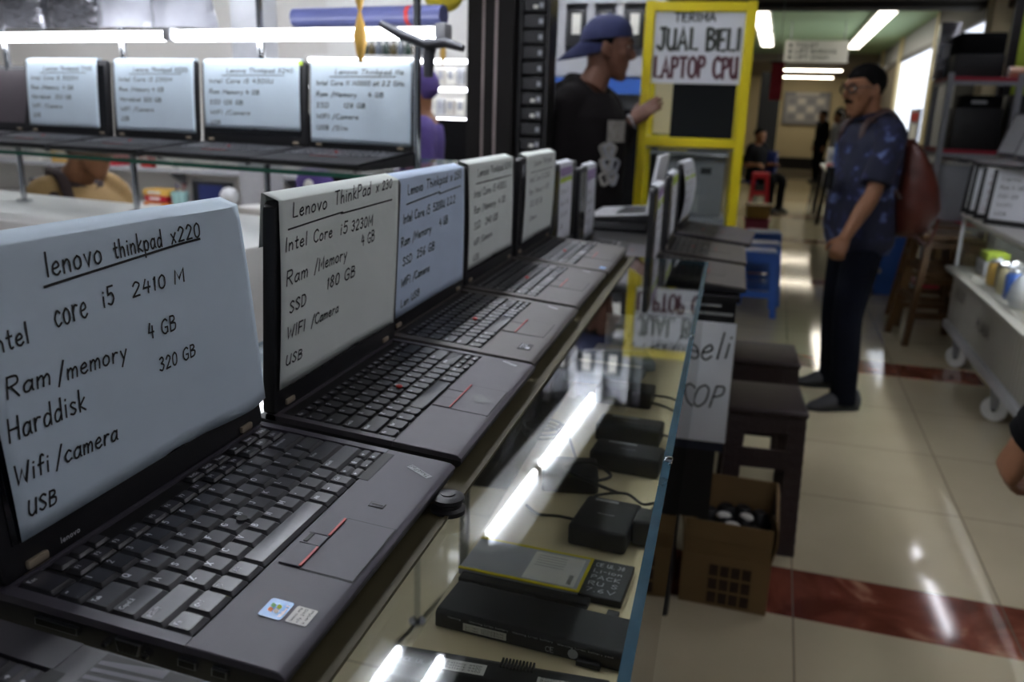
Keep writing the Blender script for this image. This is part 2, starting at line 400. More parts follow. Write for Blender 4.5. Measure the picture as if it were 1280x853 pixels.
M_clearbag = mat('pale_bag_film', '#9c9da4', .15, var=.2, scale=9, bump=1.0, bscale=16)
def batik():
    m, t, b = newmat('navy_batik_cloth'); n = t.nodes; L = t.links.new
    tc = n.new('ShaderNodeTexCoord'); v = n.new('ShaderNodeTexVoronoi'); v.inputs['Scale'].default_value = 7
    nz = n.new('ShaderNodeTexNoise'); nz.inputs['Scale'].default_value = 5; nz.inputs['Detail'].default_value = 4
    L(tc.outputs['Object'], nz.inputs['Vector']); L(nz.outputs['Color'], v.inputs['Vector'])
    r = n.new('ShaderNodeValToRGB'); e = r.color_ramp.elements
    e[0].position = .16; e[0].color = lin('#4a5880'); e[1].position = .62; e[1].color = lin('#0b1028')
    q = e.new(.40); q.color = lin('#151b40')
    L(v.outputs['Distance'], r.inputs[0]); L(r.outputs[0], b.inputs['Base Color']); b.inputs['Roughness'].default_value = .85
    return m
M_batik = batik()
def floor_mat():
    m, t, b = newmat('polished_floor_tiles'); n = t.nodes; L = t.links.new
    tc = n.new('ShaderNodeTexCoord'); sp = n.new('ShaderNodeSeparateXYZ'); L(tc.outputs['Object'], sp.inputs[0])
    def ma(op, a, bb=None, clamp=False):
        q = n.new('ShaderNodeMath'); q.operation = op; q.use_clamp = clamp
        for i, k in enumerate((a, bb)):
            if k is None: continue
            if isinstance(k, (int, float)): q.inputs[i].default_value = k
            else: L(k, q.inputs[i])
        return q.outputs[0]
    u, v = sp.outputs[0], sp.outputs[1]
    T = ma('FLOORED_MODULO', ma('SUBTRACT', v, 1.95), 2.71)
    strip = ma('LESS_THAN', T, .28)
    xlim = ma('LESS_THAN', u, 1.66); first = ma('LESS_THAN', v, 3.6)
    strip = ma('MULTIPLY', strip, ma('GREATER_THAN', u, .22))
    strip = ma('MULTIPLY', strip, ma('MAXIMUM', xlim, first))
    gv = ma('LESS_THAN', ma('FLOORED_MODULO', ma('SUBTRACT', T, .28), .6075), .004)
    gu = ma('LESS_THAN', ma('FLOORED_MODULO', ma('SUBTRACT', u, .607), .6), .004)
    grout = ma('MAXIMUM', gv, gu)
    nz = n.new('ShaderNodeTexNoise'); nz.inputs['Scale'].default_value = 5; nz.inputs['Detail'].default_value = 8; nz.inputs['Distortion'].default_value = 1.2
    L(tc.outputs['Object'], nz.inputs['Vector'])
    r1 = n.new('ShaderNodeValToRGB'); e = r1.color_ramp.elements
    e[0].position = .38; e[0].color = lin('#5e2f24'); e[1].position = .75; e[1].color = lin('#b98d72'); q = e.new(.58); q.color = lin('#7d4434')
    L(nz.outputs['Fac'], r1.inputs[0])
    n2 = n.new('ShaderNodeTexNoise'); n2.inputs['Scale'].default_value = 1.3; n2.inputs['Detail'].default_value = 5; L(tc.outputs['Object'], n2.inputs['Vector'])
    r2 = n.new('ShaderNodeValToRGB'); e = r2.color_ramp.elements
    e[0].position = .3; e[0].color = lin('#b4a98d'); e[1].position = .7; e[1].color = lin('#c4b89c')
    L(n2.outputs['Fac'], r2.inputs[0])
    a = n.new('ShaderNodeMix'); a.data_type = 'RGBA'; L(strip, a.inputs[0]); L(r2.outputs[0], a.inputs[6]); L(r1.outputs[0], a.inputs[7])
    c = n.new('ShaderNodeMix'); c.data_type = 'RGBA'; L(grout, c.inputs[0]); L(a.outputs[2], c.inputs[6]); c.inputs[7].default_value = lin('#6d665a')
    L(c.outputs[2], b.inputs['Base Color']); b.inputs['Roughness'].default_value = .07; b.inputs['Specular IOR Level'].default_value = .5
    return m
M_floor = floor_mat()
M_green_ceil = mat('pale_green_ceiling_paint', '#a9c39b', .8, var=.02)
M_ceil = mat('dark_ceiling_paint', '#4a4844', .8, var=.05, scale=2)
M_ceil_brown = mat('taupe_ceiling_paint', '#8a7f70', .8, var=.03)
M_litglass = emit('lit_shop_window', '#e8f0ff', .8)
# ------------------------------------------------------------------ room shell (corridor frame: u across, v along)
def room(name, mt, u0, u1, v0, v1, z0, z1):
    return struct(name, MB(mt).b2(u0, u1, v0, v1, z0, z1), rz=YAWC)
room('floor', M_floor, -7, 4.5, -3, 27, -.1, 0)
room('ceiling_main', M_ceil, -7, 4.5, -3, 9.05, 2.52, 2.6)
room('ceiling_beam', M_ceil, -1.2, 4.5, 9.05, 9.35, 2.47, 2.85)
room('ceiling_corridor', M_green_ceil, -1.2, 4.5, 9.35, 19.3, 2.75, 2.85)
room('ceiling_end', M_ceil_brown, -1.2, 4.5, 19.3, 27, 2.58, 2.85)
room('wall_end', M_wallcream, -1.2, 4.5, 26.3, 26.5, 0, 2.6)
room('baseboard_end', M_darkmetal, -.9, 2.1, 26.22, 26.3, 0, .32)
M_shopdark = mat('dark_shop_wall', '#2b2826', .8)
M_shopwhite = mat('white_shop_wall', '#cfccc6', .6, var=.03)
room('wall_shop_back', M_shopwhite, -7, -1.12, 4.75, 4.9, 0, 2.52)
room('wall_shop_left', M_shopwhite, -6.0, -5.85, .5, 5.2, 0, 2.52)
room('wall_left', M_shopdark, -1.2, -1.05, 6.4, 26.3, 0, 2.8)
room('wall_right', M_shopdark, 3.2, 3.35, -3, 9.3, 0, 2.52)
# right corridor wall: plinth, lit shop window, cream pillars, grey band above
room('wall_corridor_right', M_lgrey, 2.2, 2.4, 7.9, 26.3, 2.40, 2.75)
room('trim_1', M_darkmetal, 2.17, 2.4, 12.1, 26.3, 2.35, 2.42)
M_brownband = mat('brown_band_paint', '#3d3128', .6)
room('trim_2', M_brownband, 2.15, 2.4, 7.9, 11.8, 2.36, 2.75)
for i, (v0, v1) in enumerate([(11.75, 12.1), (15.4, 15.75), (18.2, 18.5), (21.2, 21.5)]):
    room('pillar_%d' % (i+1), M_wallcream, 2.165, 2.3, v0, v1, 0, 2.75)
room('pillar_5', M_wallcream, 2.05, 2.3, 8.15, 8.45, 0, 2.52)
room('window_1', M_litglass, 2.2, 2.24, 12.1, 15.4, .45, 2.35)
room('window_2', M_litglass, 2.2, 2.24, 8.45, 10.3, 2.17, 2.36)
room('wall_window_plinth', M_lgrey, 2.18, 2.4, 12.1, 15.4, 0, .45)
room('wall_panel_grey', M_lgrey, 2.2, 2.4, 10.3, 11.8, 0, 2.36)
room('wall_under_window_2', M_shopdark, 2.2, 2.4, 8.45, 10.3, 0, 2.17)
room('wall_far_right', M_ceil_brown, 2.2, 2.4, 15.75, 26.3, 0, 2.36)

# ------------------------------------------------------------------ lamps
def lamp(u0, v0, length, z, label, n=1, ang=0., sep=.07, world=None, width=.16, em=None, group=None, drop=.0):
    """batten lamp: housing with a slanted reflector and n tubes, along the row by default"""
    em = em or (M_tube if 'mirrored in the' in label and 'floor' not in label else M_tube_aisle)
    c, s = math.cos(YAWC), math.sin(YAWC)
    loc = world if world else (u0*c - v0*s, u0*s + v0*c, z)
    t = thing('ceiling_light', label, 'ceiling light', loc, (0 if world else YAWC)+ang, group)
    h = MB(M_fixture); W = width/2
    h.prism([(-.03,0),(-W,-.050),(-W,-.056),(-.028,-.030),(.028,-.030),(W,-.056),(W,-.050),(.03,0)], -length/2, length/2, axis='y')
    h.build('housing', t, smooth=30)
    for k in range(n):
        x = (k-(n-1)/2)*sep
        q = MB(em); q.cyl((x,-length/2+.03,-.052),(x,length/2-.03,-.052),.0105,n=12); q.build('tube', t, smooth=40)
        for sg in (-1,1):
            e = MB(M_lgrey); e.rbox((x,sg*(length/2-.02),-.05),(.034,.03,.036),.004); e.build('lamp_holder', t)
    return t
lamp(0,0,.76,2.5,'short single tube ceiling light over the laptop row, mirrored in the counter glass',1,-.069,world=(-.413,3.045,2.50),width=.30)
lamp(0,0,1.24,2.5,'second single tube ceiling light further along the laptop row, mirrored in the counter glass',1,-.069,world=(-.343,4.06,2.50),width=.30)
lamp(0,0,1.24,2.5,'twin tube ceiling light nearest to the biggest handwritten sheet, mirrored in the glass',2,-.05,world=(-.455,1.29,2.50),sep=.15,width=.30)
lamp(0,0,1.5,2.5,'ceiling light above the shelf rack on the right, mirrored in the floor tiles',1,.0,world=(2.42,6.75,2.50))
lamp(0,0,1.24,2.5,'added unseen fill light over the near part of the aisle',2,.0,world=(1.25,.9,2.50))  # unseen fill, added to brighten the near floor and counters
lamp(0,0,1.24,2.5,'added unseen fill light between the laptop row and the left showcase',2,PI/2,world=(-1.5,.5,2.50))  # unseen fill, added to lift the shop floor and the showcase front
lamp(0,0,1.24,2.5,'added unseen fill light over the aisle behind the viewer',2,.0,world=(.75,-1.4,2.50))  # fill added behind the camera, never in view
lamp(0,0,1.24,2.5,'added unseen fill light over the right side of the near aisle',2,.0,world=(2.3,1.6,2.50))  # added out of view to raise the general brightness
lamp(0,0,1.24,2.5,'added unseen fill light over the aisle beside the standing person with the backpack',2,.0,world=(1.75,3.2,2.50))  # added fill, set where the floor mirrors it out of frame
lamp(0,0,1.24,2.5,'ceiling light over the wall shelves of the left shop',2,PI/2,world=(-2.1,3.6,2.50),em=M_tube)
lamp(0,0,1.24,2.5,'second ceiling light over the wall shelves of the left shop',2,PI/2,world=(-3.7,3.4,2.50),em=M_tube)
def panel_lamp(u, v, length, label, wdt=.2, z=2.75, ang=0, em=None):
    c, s = math.cos(YAWC), math.sin(YAWC)
    t = thing('ceiling_light', label, 'ceiling light', (u*c-v*s, u*s+v*c, z), YAWC+ang)
    h = MB(M_fixture); h.prism([(-wdt/2-.02,0),(-wdt/2-.02,-.05),(wdt/2+.02,-.05),(wdt/2+.02,0)],-length/2-.02,length/2+.02,axis='y'); h.build('housing', t)
    q = MB(em or M_tube_corr); q.rbox((0,0,-.055),(wdt,length,.03),.012); q.build('diffuser', t, smooth=40)
    return t
panel_lamp(.02,12.5,2.5,'left one of the two long lamps on the green corridor ceiling, nearer half')
panel_lamp(.02,15.4,2.5,'left one of the two long lamps on the green corridor ceiling, further half')
panel_lamp(1.52,14.2,5.6,'right one of the two long lamps on the green corridor ceiling')
panel_lamp(.95,21.4,1.35,'long lamp across the taupe ceiling end, nearer of two',.12,2.58,PI/2,M_tube_end)
panel_lamp(.95,25.0,1.35,'long lamp across the taupe ceiling end, close to the end wall',.12,2.58,PI/2,M_tube_end)

# ------------------------------------------------------------------ laptops
TILT = math.radians(5.04)
D = Matrix.Translation((0,0,.040)) @ Matrix.Rotation(TILT, 4, 'X')     # deck frame: x across, y away from the user, z out of the deck
Di = D.inverted()
def deckpt(x, y, z=0): return D @ Vector((x,y,z))
KEY_CACHE = {}
def key_mesh(style, kw, kh, leg, big):
    kk = (style, round(kw,4), round(kh,4), leg)
    if kk in KEY_CACHE: return KEY_CACHE[kk]
    mb = MB(M_key, M_legend, M_keyshine)
    a, b = kw/2-.0004, kh/2-.0004
    if style == 'classic':
        # sloped cap: wide foot, dished top set towards the back
        sx, sb, sf, h = .0019, .0010, .0030 if kh > .015 else .0017, .0032
        rings = []
        for x0, x1, y0, y1, z in ((-a,a,-b,b,0),(-a,a,-b,b,.0012),(-a+sx*.8,a-sx*.8,-b+sf*.75,b-sb*.7,h*.8),(-a+sx,a-sx,-b+sf,b-sb,h)):
            r = .0012; ring = []
            for cx, cy, a0 in ((x1-r,y1-r,0),(x0+r,y1-r,PI/2),(x0+r,y0+r,PI),(x1-r,y0+r,1.5*PI)):
                for q in range(3): ring.append((cx+r*math.cos(a0+q*PI/4), cy+r*math.sin(a0+q*PI/4), z))
            rings.append(ring)
        mb.loft(rings)
        cx, cy = 0, (sf-sb)/2; tx, ty = a-sx-.0008, b-(sf+sb)/2-.0006
        mb.m(M_keyshine)
        vs = []; nx = 6
        for j in range(nx+1):
            for i in range(nx+1):
                X = -1+2*i/nx; Y = -1+2*j/nx
                k = 1 if kw > .05 else -1
                vs.append((cx+X*tx, cy+Y*ty, h+.00012+k*.0005*(1-X*X)*(1-abs(Y)**3)*(.3 if k>0 else 0)))
        mb.add(vs, [(j*(nx+1)+i, j*(nx+1)+i+1, (j+1)*(nx+1)+i+1, (j+1)*(nx+1)+i) for j in range(nx) for i in range(nx)])
        zt = h+.0003; lx, ly = -tx+.0010, cy+ty-.0050
    else:
        a -= .0014; b -= .0014; h = .0024
        def ring(sc, z):
            out = []
            for cx, cy, a0, r in ((a,b,0,.0012),(-a,b,PI/2,.0012),(-a,-b,PI,.0034),(a,-b,1.5*PI,.0034)):
                r = min(r, b*.9)
                for q in range(5):
                    an = a0+q*PI/8; out.append(((cx-math.copysign(r,cx)+r*math.cos(an))*sc, (cy-math.copysign(r,cy)+r*math.sin(an))*sc, z))
            return out
        mb.loft([ring(1,0),ring(1,.0016),ring(.95,h)])
        zt = h+.00015; lx, ly = -a+.0022, b-.0055
    if leg:
        mb.m(M_legend); cap = .0046 if len(leg) == 1 else .0030
        w, st = strokes(leg)
        for pl in st: ribbon(mb, [(lx+x*cap, ly+y*cap) for x, y in pl], cap*.095, lambda u, v: Vector((u,v,zt)))
    me_o = mb.build('key', smooth=35); me = me_o.data; bpy.data.objects.remove(me_o)
    KEY_CACHE[kk] = me; return me
U = .01905
def layout(style):
    """(x centre in units from the left of the block, y, width units, height, legend)"""
    K = []
    def row(y, h, x, items):
        for wd, lg in items: K.append((x+wd/2, y, wd, h, lg)); x += wd
    if style == 'classic':
        row(-.0205,.0265,0,[(1.1,'Esc')])
        row(-.0135,.0110,1.3,[(.8,''),(.8,''),(.8,'')]); row(-.0135,.0110,8.6,[(.95,'PrtSc'),(.95,'ScrLk'),(.95,'Pause')])
        row(-.0268,.0125,1.3,[(.92,'F%d'%i) for i in range(1,5)]); row(-.0268,.0125,5.15,[(.92,'F%d'%i) for i in range(5,9)]); row(-.0268,.0125,9.0,[(.85,'F%d'%i) for i in range(9,12)])
        row(-.0135,.0110,11.75,[(1.05,'Ins'),(1.05,'Home'),(1.05,'PgUp')]); row(-.0268,.0125,11.75,[(1.05,'Del'),(1.05,'End'),(1.05,'PgDn')])
        ys = (-.0445,-.0636,-.0826,-.1017,-.1207); h = U
    else:
        row(-.0245,.0115,0,[(1.05,'Esc')]+[(.86,'F%d'%i) for i in range(1,13)]+[(.9,'Home'),(.9,'End'),(.9,'Ins')][:3]+[(.93,'Del')])
        ys = (-.0405,-.0595,-.0785,-.0975,-.1165); h = U
    row(ys[0],h,0,[(1,c) for c in "~1234567890-="]+[(2,'Backspace' if style == 'classic' else '<-')])
    row(ys[1],h,0,[(1.5,'Tab')]+[(1,c) for c in 'QWERTYUIOP[]']+[(1.5,'/')])
    row(ys[2],h,0,[(1.75,'CapsLk')]+[(1,c) for c in "ASDFGHJKL;'"]+[(2.25,'Enter')])
    row(ys[3],h,0,[(2.25,'^Shift')]+[(1,c) for c in 'ZXCVBNM,.']+[(1,'/'),(2.75,'^Shift')])
    row(ys[4],h,0,[(1.05,'Fn'),(1.25,'Ctrl'),(1.0,'[]'),(1.0,'Alt'),(4.95,''),(1,'Alt'),(.9,'_'),(.9,'Ctrl')])
    row(ys[4]+U*.24,U*.5,12.05,[(.98,'<'),(.98,'^'),(.98,'>')]); row(ys[4]-U*.28,U*.5,12.05,[(.98,'<'),(.98,'_'),(.98,'>')])
    return K
def make_laptop(label, group, w, d, deck, style='classic', lidh=.205, tilt=0., keys=True, bezel=.012, wide_pad=False, screen=None, lidmat=None, lidx=(0,0)):
    """an open laptop; foot plane z = 0, hinge line y = 0, front edge y = -d, width 0..w"""
    t = thing('laptop', label, 'laptop', group=group)
    kx = (w-.2858)/2; kf = -.1320 if style == 'classic' else -.1275
    def dk(y, z): v = Di @ Vector((0,y,z)); return (v.y, v.z)
    b = MB(M_black)
    low = [(.016,-.006),(.016,-.010), dk(.018,.006), dk(-d+.022,.004), (-d+.002,-.0125), (-d-.0005,-.0085), (-d,-.0040)]
    b.M = D
    b.prism(low, .0015, w-.0015, 'x', .0012)
    for fx in (.03, w-.03):
        b.cyl(Di @ Vector((fx,-d+.03,0)), Di @ Vector((fx,-d+.03,.006)), .007, n=12)
        b.cyl(Di @ Vector((fx,0,0)), Di @ Vector((fx,0,.010)), .007, n=12)
    b.m(deck)
    yb = .004
    b.prism([(-d-.0006,-.0055),(-d-.0006,-.0028),(-d+.004,-.0003),(-d+.010,0),(kf,0),(kf,-.0055)], 0, w, 'x', .0006, 1)      # palm rest
    b.b2(0, kx-.0012, kf, yb, -.0055, 0); b.b2(w-kx+.0012, w, kf, yb, -.0055, 0)                                        # side rims
    b.b2(0, w, -.0065, yb, -.0055, 0)                                                                             # rear strip
    b.build('base', t, smooth=35)
    kb = MB(M_kbwell); kb.M = D; kb.b2(kx-.0012, w-kx+.0012, kf, -.0065, -.0045, -.0028)
    if style == 'classic': kb.b2(kx+12.0*U, kx+15.03*U, -.1405, kf+.001, -.003, .0003)
    kbo = kb.build('keyboard', t)
    if keys:
        for cx, cy, wd, h, lg in layout(style):
            o = bpy.data.objects.new('key', key_mesh(style, wd*U, h, lg, False)); COL.objects.link(o); o.parent = kbo
            o.matrix_local = D @ Matrix.Translation((kx+cx*U, cy, -.0028 if style == 'classic' else -.0022))
    # pointing stick, buttons and touchpad
    px0, px1 = (.0966, .1714) if style == 'classic' else (w/2-.046, w/2+.036)
    if style == 'classic':
        pb = MB(deck, M_red); pb.M = D
        for x0, x1 in ((.0975,.1262),(.1415,.1710)):
            pb.m(deck).prism([(-.1365,.0002),(-.1365,.0012),(-.150,.0018),(-.1528,.0012),(-.1528,.0002)], x0, x1, 'x', .0004, 1)
            pb.m(M_red).b2(x0+.001, x1-.001, -.1531, -.1512, .0012, .0020)
        pb.build('trackpad_button', t)
        mbn = MB(deck, M_kbwell); mbn.M = D; mbn.b2(.1268,.1409,-.1525,-.137,.0002,.0014); mbn.m(M_kbwell).b2(.1285,.1400,-.1420,-.1390,.0012,.0020); mbn.build('middle_button', t)
        tp = MB(deck, M_kbwell); tp.M = D; tp.m(M_kbwell).b2(.0966,.1740,-d+.0035,-.1531,-.0002,.0002); tp.m(deck).b2(.0978,.1727,-d+.0042,-.1536,-.0002,.0005); tp.build('touchpad', t)
    else:
        pb = MB(deck, M_red, M_kbwell); pb.M = D
        pb.m(M_kbwell).b2(px0, px1, -.1485, -.1285, -.0002, .0002)
        pb.m(deck).b2(px0+.0008, px0+.028, -.1480, -.1290, 0, .0010); pb.b2(px0+.054, px1-.0008, -.1480, -.1290, 0, .0010); pb.b2(px0+.029, px0+.053, -.1480, -.1290, 0, .0007)
        pb.m(M_red).b2(px0+.002, px1-.002, -.1482, -.1468, .0008, .0014); pb.build('trackpad_button', t)
        tp = MB(M_kbwell, deck); tp.M = D; tp.b2(px0, px1, -.190, -.1487, -.0002, .0003); tp.m(deck).b2(px0+.0011, px1-.0011, -.1888, -.1498, -.0002, .0004); tp.build('touchpad', t)
        st = MB(M_red); st.M = D @ Matrix.Translation((kx+(1.75+5)*U-.002, (-.0785-.0975)/2+.0085, -.002)); st.lathe([(.0022,0),(.0022,.002),(.0038,.0035),(.0038,.0048),(.002,.0056)], 12); st.build('pointing_stick', t, smooth=40)
    # hinges
    for hx in (.020, w-.042):
        hb = MB(M_hinge); hb.rbox((hx+.009,-.0062,.0462),(.017,.004,.006),.0015); hb.cyl((hx,.001,.0415),(hx+.022,.001,.0415),.0052,n=14); hb.build('hinge', t, smooth=40)
    # lid (its frame: x across, z up the lid, front at y = -.006)
    Lm = Matrix.Translation((0,.0,.040)) @ Matrix.Rotation(-tilt, 4, 'X')
    lm = lidmat or M_black
    l = MB(lm); l.M = Lm
    la, lb = lidx[0], w-lidx[1]
    l.prism([(la+.002,.0),(lb-.002,.0),(lb,.004),(lb,lidh-.006),(lb-.006,lidh),(la+.006,lidh),(la,lidh-.006),(la,.004)], -.0055, .0075, 'y', .0015)
    lo = l.build('lid', t, smooth=35)
    s = MB(screen or M_screen); s.M = Lm; s.b2(bezel+.002, w-bezel-.002, -.0062, -.0050, .022, lidh-.014); s.build('screen', t)
    t['w'] = w; del t['w']
    t2 = dict(root=t, Lm=Lm, w=w, lidh=lidh, d=d)
    return t2
def put(lp, X0, Y0, z, dev=0.):
    lp['root'].location = (X0, Y0, z); lp['root'].rotation_euler = (0,0,PI/2+dev)
    lp['M'] = Matrix.Translation((X0,Y0,z)) @ Matrix.Rotation(PI/2+dev,4,'Z') @ lp['Lm']
    return lp
def sheet(lp, label, mt, x0, x1, drop, skew=0., back=.05, curl=0., over=.0, bulge=.0015, lines=(), ink=None, group=None, hw=.0007, name='paper_sheet', extra=None, lift=.0012, fold=.005):
    """a sheet of paper hung over the top edge of a lid, with its handwriting"""
    H = lp['lidh']; ink = ink or M_ink
    def front(u, v):           # u along the lid, v height on the lid
        k = max(0., (H-v)/drop); k = min(k, 1)
        X = u + skew*k
        y = -.0062-.0006 - bulge*math.sin(PI*min(1, k))*(1+.4*math.sin(u*37+v*9)) - .0008*math.sin(u*21+1)*k
        if curl:               # the right margin stands off the lid and then turns back round its edge
            e = (u-(x1-.095))/.059
            if e > 0: y -= .0075*(math.sin(min(e,1)*PI/2) if e < 1 else max(0, 1-((e-1)/.61)**1.4))*curl
        return Vector((X, y, v))
    mb = MB(mt); NU, NV = 28, 16; rows = []
    T = H+lift
    for k in range(5):         # back flap, bottom to top
        v = T+fold-back*(1-k/4); rows.append([Vector((x0+(x1-x0)*i/NU, .0112+.002*(1-k/4), v)) for i in range(NU+1)])
    rows.append([Vector((x0+(x1-x0)*i/NU, .0098, T+fold+.0006)) for i in range(NU+1)])
    rows.append([Vector((x0+(x1-x0)*i/NU, .0020, T+fold*.55+.0003*math.sin(i*.9))) for i in range(NU+1)])
    rows.append([Vector((x0+(x1-x0)*i/NU, -.0060, T+.0002)) for i in range(NU+1)])
    for k in range(NV+1):
        v = T-.001-(drop)*k/NV; rows.append([front(x0+(x1-x0)*i/NU, v) for i in range(NU+1)])
    vs = [p for r in rows for p in r]; n = NU+1
    mb.add(vs, [(r*n+i, r*n+i+1, (r+1)*n+i+1, (r+1)*n+i) for r in range(len(rows)-1) for i in range(NU)])
    o = mb.build(name, smooth=60); o.matrix_world = lp['M']
    top(o, label, 'paper', group)
    m = o.modifiers.new('thick', 'SOLIDIFY'); m.thickness = .0003; m.offset = 0
    if lines:
        ib = MB(ink)
        def fn(u, v): p = front(u, v); return p + Vector((0,-.0007,0))
        for i, ln in enumerate(lines):
            if ln[0] == '-':
                pts = ln[1]; q = []
                for a, b2 in zip(pts, pts[1:]):
                    for s in range(8): q.append((a[0]+(b2[0]-a[0])*s/8, a[1]+(b2[1]-a[1])*s/8))
                q.append(pts[-1]); ribbon(ib, q, ln[2] if len(ln) > 2 else hw, fn)
            else:
                txt, p0, p1, cap = ln[:4]; write(ib, txt, p0, p1, cap, hw, fn, seed=i*7+len(txt))
        w_ = ib.build('handwriting', o)
    if extra: extra(o, front)
    return o
# ------------------------------------------------------------------ glass counter under the laptop row
ZT = 1.06
ct = thing('display_counter', 'glass topped display counter carrying the front row of laptops, batteries on its shelf', 'counter', (0,0,0))
gt = MB(M_glass, M_glassedge)
def pane(mb, x0, x1, y0, y1, z0, z1, thin, gl, ed):
    """a glass pane: two big faces of glass, coloured edges"""
    P8 = [(x0,y0,z0),(x1,y0,z0),(x1,y1,z0),(x0,y1,z0),(x0,y0,z1),(x1,y0,z1),(x1,y1,z1),(x0,y1,z1)]
    F = {'z':[(3,2,1,0),(4,5,6,7)],'y':[(0,1,5,4),(2,3,7,6)],'x':[(1,2,6,5),(3,0,4,7)]}
    for ax, fs in F.items():
        mb.m(gl if ax == thin else ed).add(P8, fs)
pane(gt, -.22, .372, -.75, 1.66, ZT-.006, ZT, 'z', M_glass, M_glassedge); gt.build('glass_top', ct)
gf = MB(M_glass, M_glassedge); pane(gf, .372, .380, -.75, 1.66, .80, ZT, 'x', M_glass, M_glassedge); gf.build('front_glass', ct)
sb = MB(M_board); sb.rbox((.249,.455,.83), (.240,2.39,.02), .003); sb.build('shelf_board', ct, smooth=30)
al = MB(M_olive)
al.prism([(.180,ZT+.0004),(.209,ZT+.0004),(.209,ZT+.0034),(.206,ZT+.0034),(.205,ZT+.0018),(.180,ZT+.0018)], -.75, 1.655, 'y'); al.build('aluminium_strip', ct)
bd = MB(M_shopdark, M_blueplastic); bd.b2(.15,.31,-.74,1.655,.06,.818); bd.build('cabinet_body', ct)
for y in (-.745, 1.651):
    q = MB(M_steel); q.rbox((-.21,y,.527),(.022,.022,1.05),.002); q.build('corner_post', ct, smooth=30)
q = MB(M_steel); q.rbox((.06,.22,.527),(.020,.020,1.05),.002); q.build('middle_post', ct, smooth=30)
q = MB(M_steel); q.rbox((-.21,.45,1.046),(.016,2.36,.014),.002); q.build('rear_rail', ct, smooth=30)
q = MB(M_darkmetal); q.b2(.16,.30,-.72,1.64,0,.062); q.build('plinth', ct)
for y in (.43, .93): 
    c = MB(M_chrome); c.rbox((.377,y,ZT),(.008,.010,.005),.0015); c.build('glass_clip', ct, smooth=30)

# ------------------------------------------------------------------ the laptops in the front row
GR = 'laptops in the row on the near glass counter'
L1 = put(make_laptop('black open laptop with worn keys and a blue sticker, under the 320 GB sheet', GR, .305, .1955, M_soft, 'classic', .202, math.radians(5.3), lidx=(.003,.0035)), 0, 0, ZT)
L2 = put(make_laptop('black open laptop with red pointing stick, second in the row, under the 180 GB sheet', GR, .305, .1955, M_dark_deck, 'island', .205, math.radians(-3)), 0, .323, ZT)
L3 = put(make_laptop('grey open laptop with a black printed sticker on the palm rest, third in the row', GR, .322, .203, M_grey_deck, 'island', .200, math.radians(0)), -.012, .641, ZT)
L4 = put(make_laptop('grey open laptop with wide touchpad and no palm sticker, fourth in the row', GR, .326, .203, M_grey_deck, 'island', .202, math.radians(0)), -.015, .980, ZT)
L5 = put(make_laptop('grey open laptop at the far end of the near glass counter, small blue sticker', GR, .336, .200, M_grey_deck, 'island', .200, math.radians(-1.5)), -.010, 1.314, ZT)
L0 = put(make_laptop('dark laptop cut off at the lower left corner, striped palm rest, nearest the viewer', GR, .335, .240, M_l0deck, 'classic', .22, math.radians(12)), -.055, -.350, ZT)
# striped palm rest film on the nearest one
sf = MB(M_kbwell, M_soft); sf.M = D; sf.b2(.165,.333,-.236,-.150,.0001,.0006); sf.m(M_soft)
for i in range(26):
    x0 = .168+i*.0062
    sf.add([(x0,-.151,.0010),(x0+.0030,-.151,.0010),(x0+.0110,-.235,.0010),(x0+.0080,-.235,.0010)] if x0+.011 < .333 else [(x0,-.151,.0010),(min(x0+.0030,.3329),-.151,.0010),(.333,-.19,.0010),(min(x0+.003,.333),-.19,.0010)], [(0,1,2,3)])
sf.build('striped_palm_film', L0['root'])

# stickers, reader, ports of laptop 1
r1 = L1['root']
def deckquad(mb, p, z=.0006):
    mb.add([D @ Vector((x,y,z)) for x, y in p], [tuple(range(len(p)))])
s = MB(M_sticker_blue, M_labelwhite, M_highlight, M_orange, M_green)
def rrect(x0, x1, y0, y1, r, n=4):
    out = []
    for cx, cy, a in ((x1-r,y1-r,0),(x0+r,y1-r,PI/2),(x0+r,y0+r,PI),(x1-r,y0+r,1.5*PI)):
        for k in range(n+1): out.append((cx+r*math.cos(a+k*PI/2/n), cy+r*math.sin(a+k*PI/2/n)))
    return out
deckquad(s, rrect(.0412,.0606,-.1695,-.1537,.0022))
s.M = D
for mt, cx, cy in ((M_orange,.0488,-.1588),(M_green,.0532,-.1584),(M_labelwhite,.0486,-.1628),(M_highlight,.0531,-.1625)):
    s.m(mt); q = rrect(cx-.0018,cx+.0018,cy-.0016,cy+.0016,.0007,3)
    s.add([(x+.0006*math.sin((y-cy)*900),y,.0009) for x, y in q], [tuple(range(len(q)))])
s.m(M_labelwhite); w_, st = strokes('Windows 7')
for pl in st: ribbon(s, [(.0440+x*.0021, -.1682+y*.0021) for x, y in pl], .0002, lambda u, v: Vector((u,v,.0009)))
o = s.build('blue_sticker', r1); o['label'] = 'blue sticker with four colour window mark'
s = MB(M_sticker_grey, M_ink); deckquad(s, rrect(.0420,.0592,-.1863,-.1722,.0012)); s.M = D; s.m(M_ink)
for i, tx in enumerate(('lenovo xmp','nfp 2410','is certified')):
    w_, st = strokes(tx)
    for pl in st: ribbon(s, [(.0432+x*.0145/w_, -.1762-i*.0040+y*.0019) for x, y in pl], .00016, lambda u, v: Vector((u,v,.0009)))
o = s.build('silver_sticker', r1); o['label'] = 'silver sticker with small print'
s = MB(M_kbwell); s.M = D; hx = .0096+(1.75+5)*U-.002; s.lathe([(.0042,.0022),(.0042,.0026)],14,Matrix.Translation((hx,-.0850,0))); s.build('pointing_stick_hole', r1)
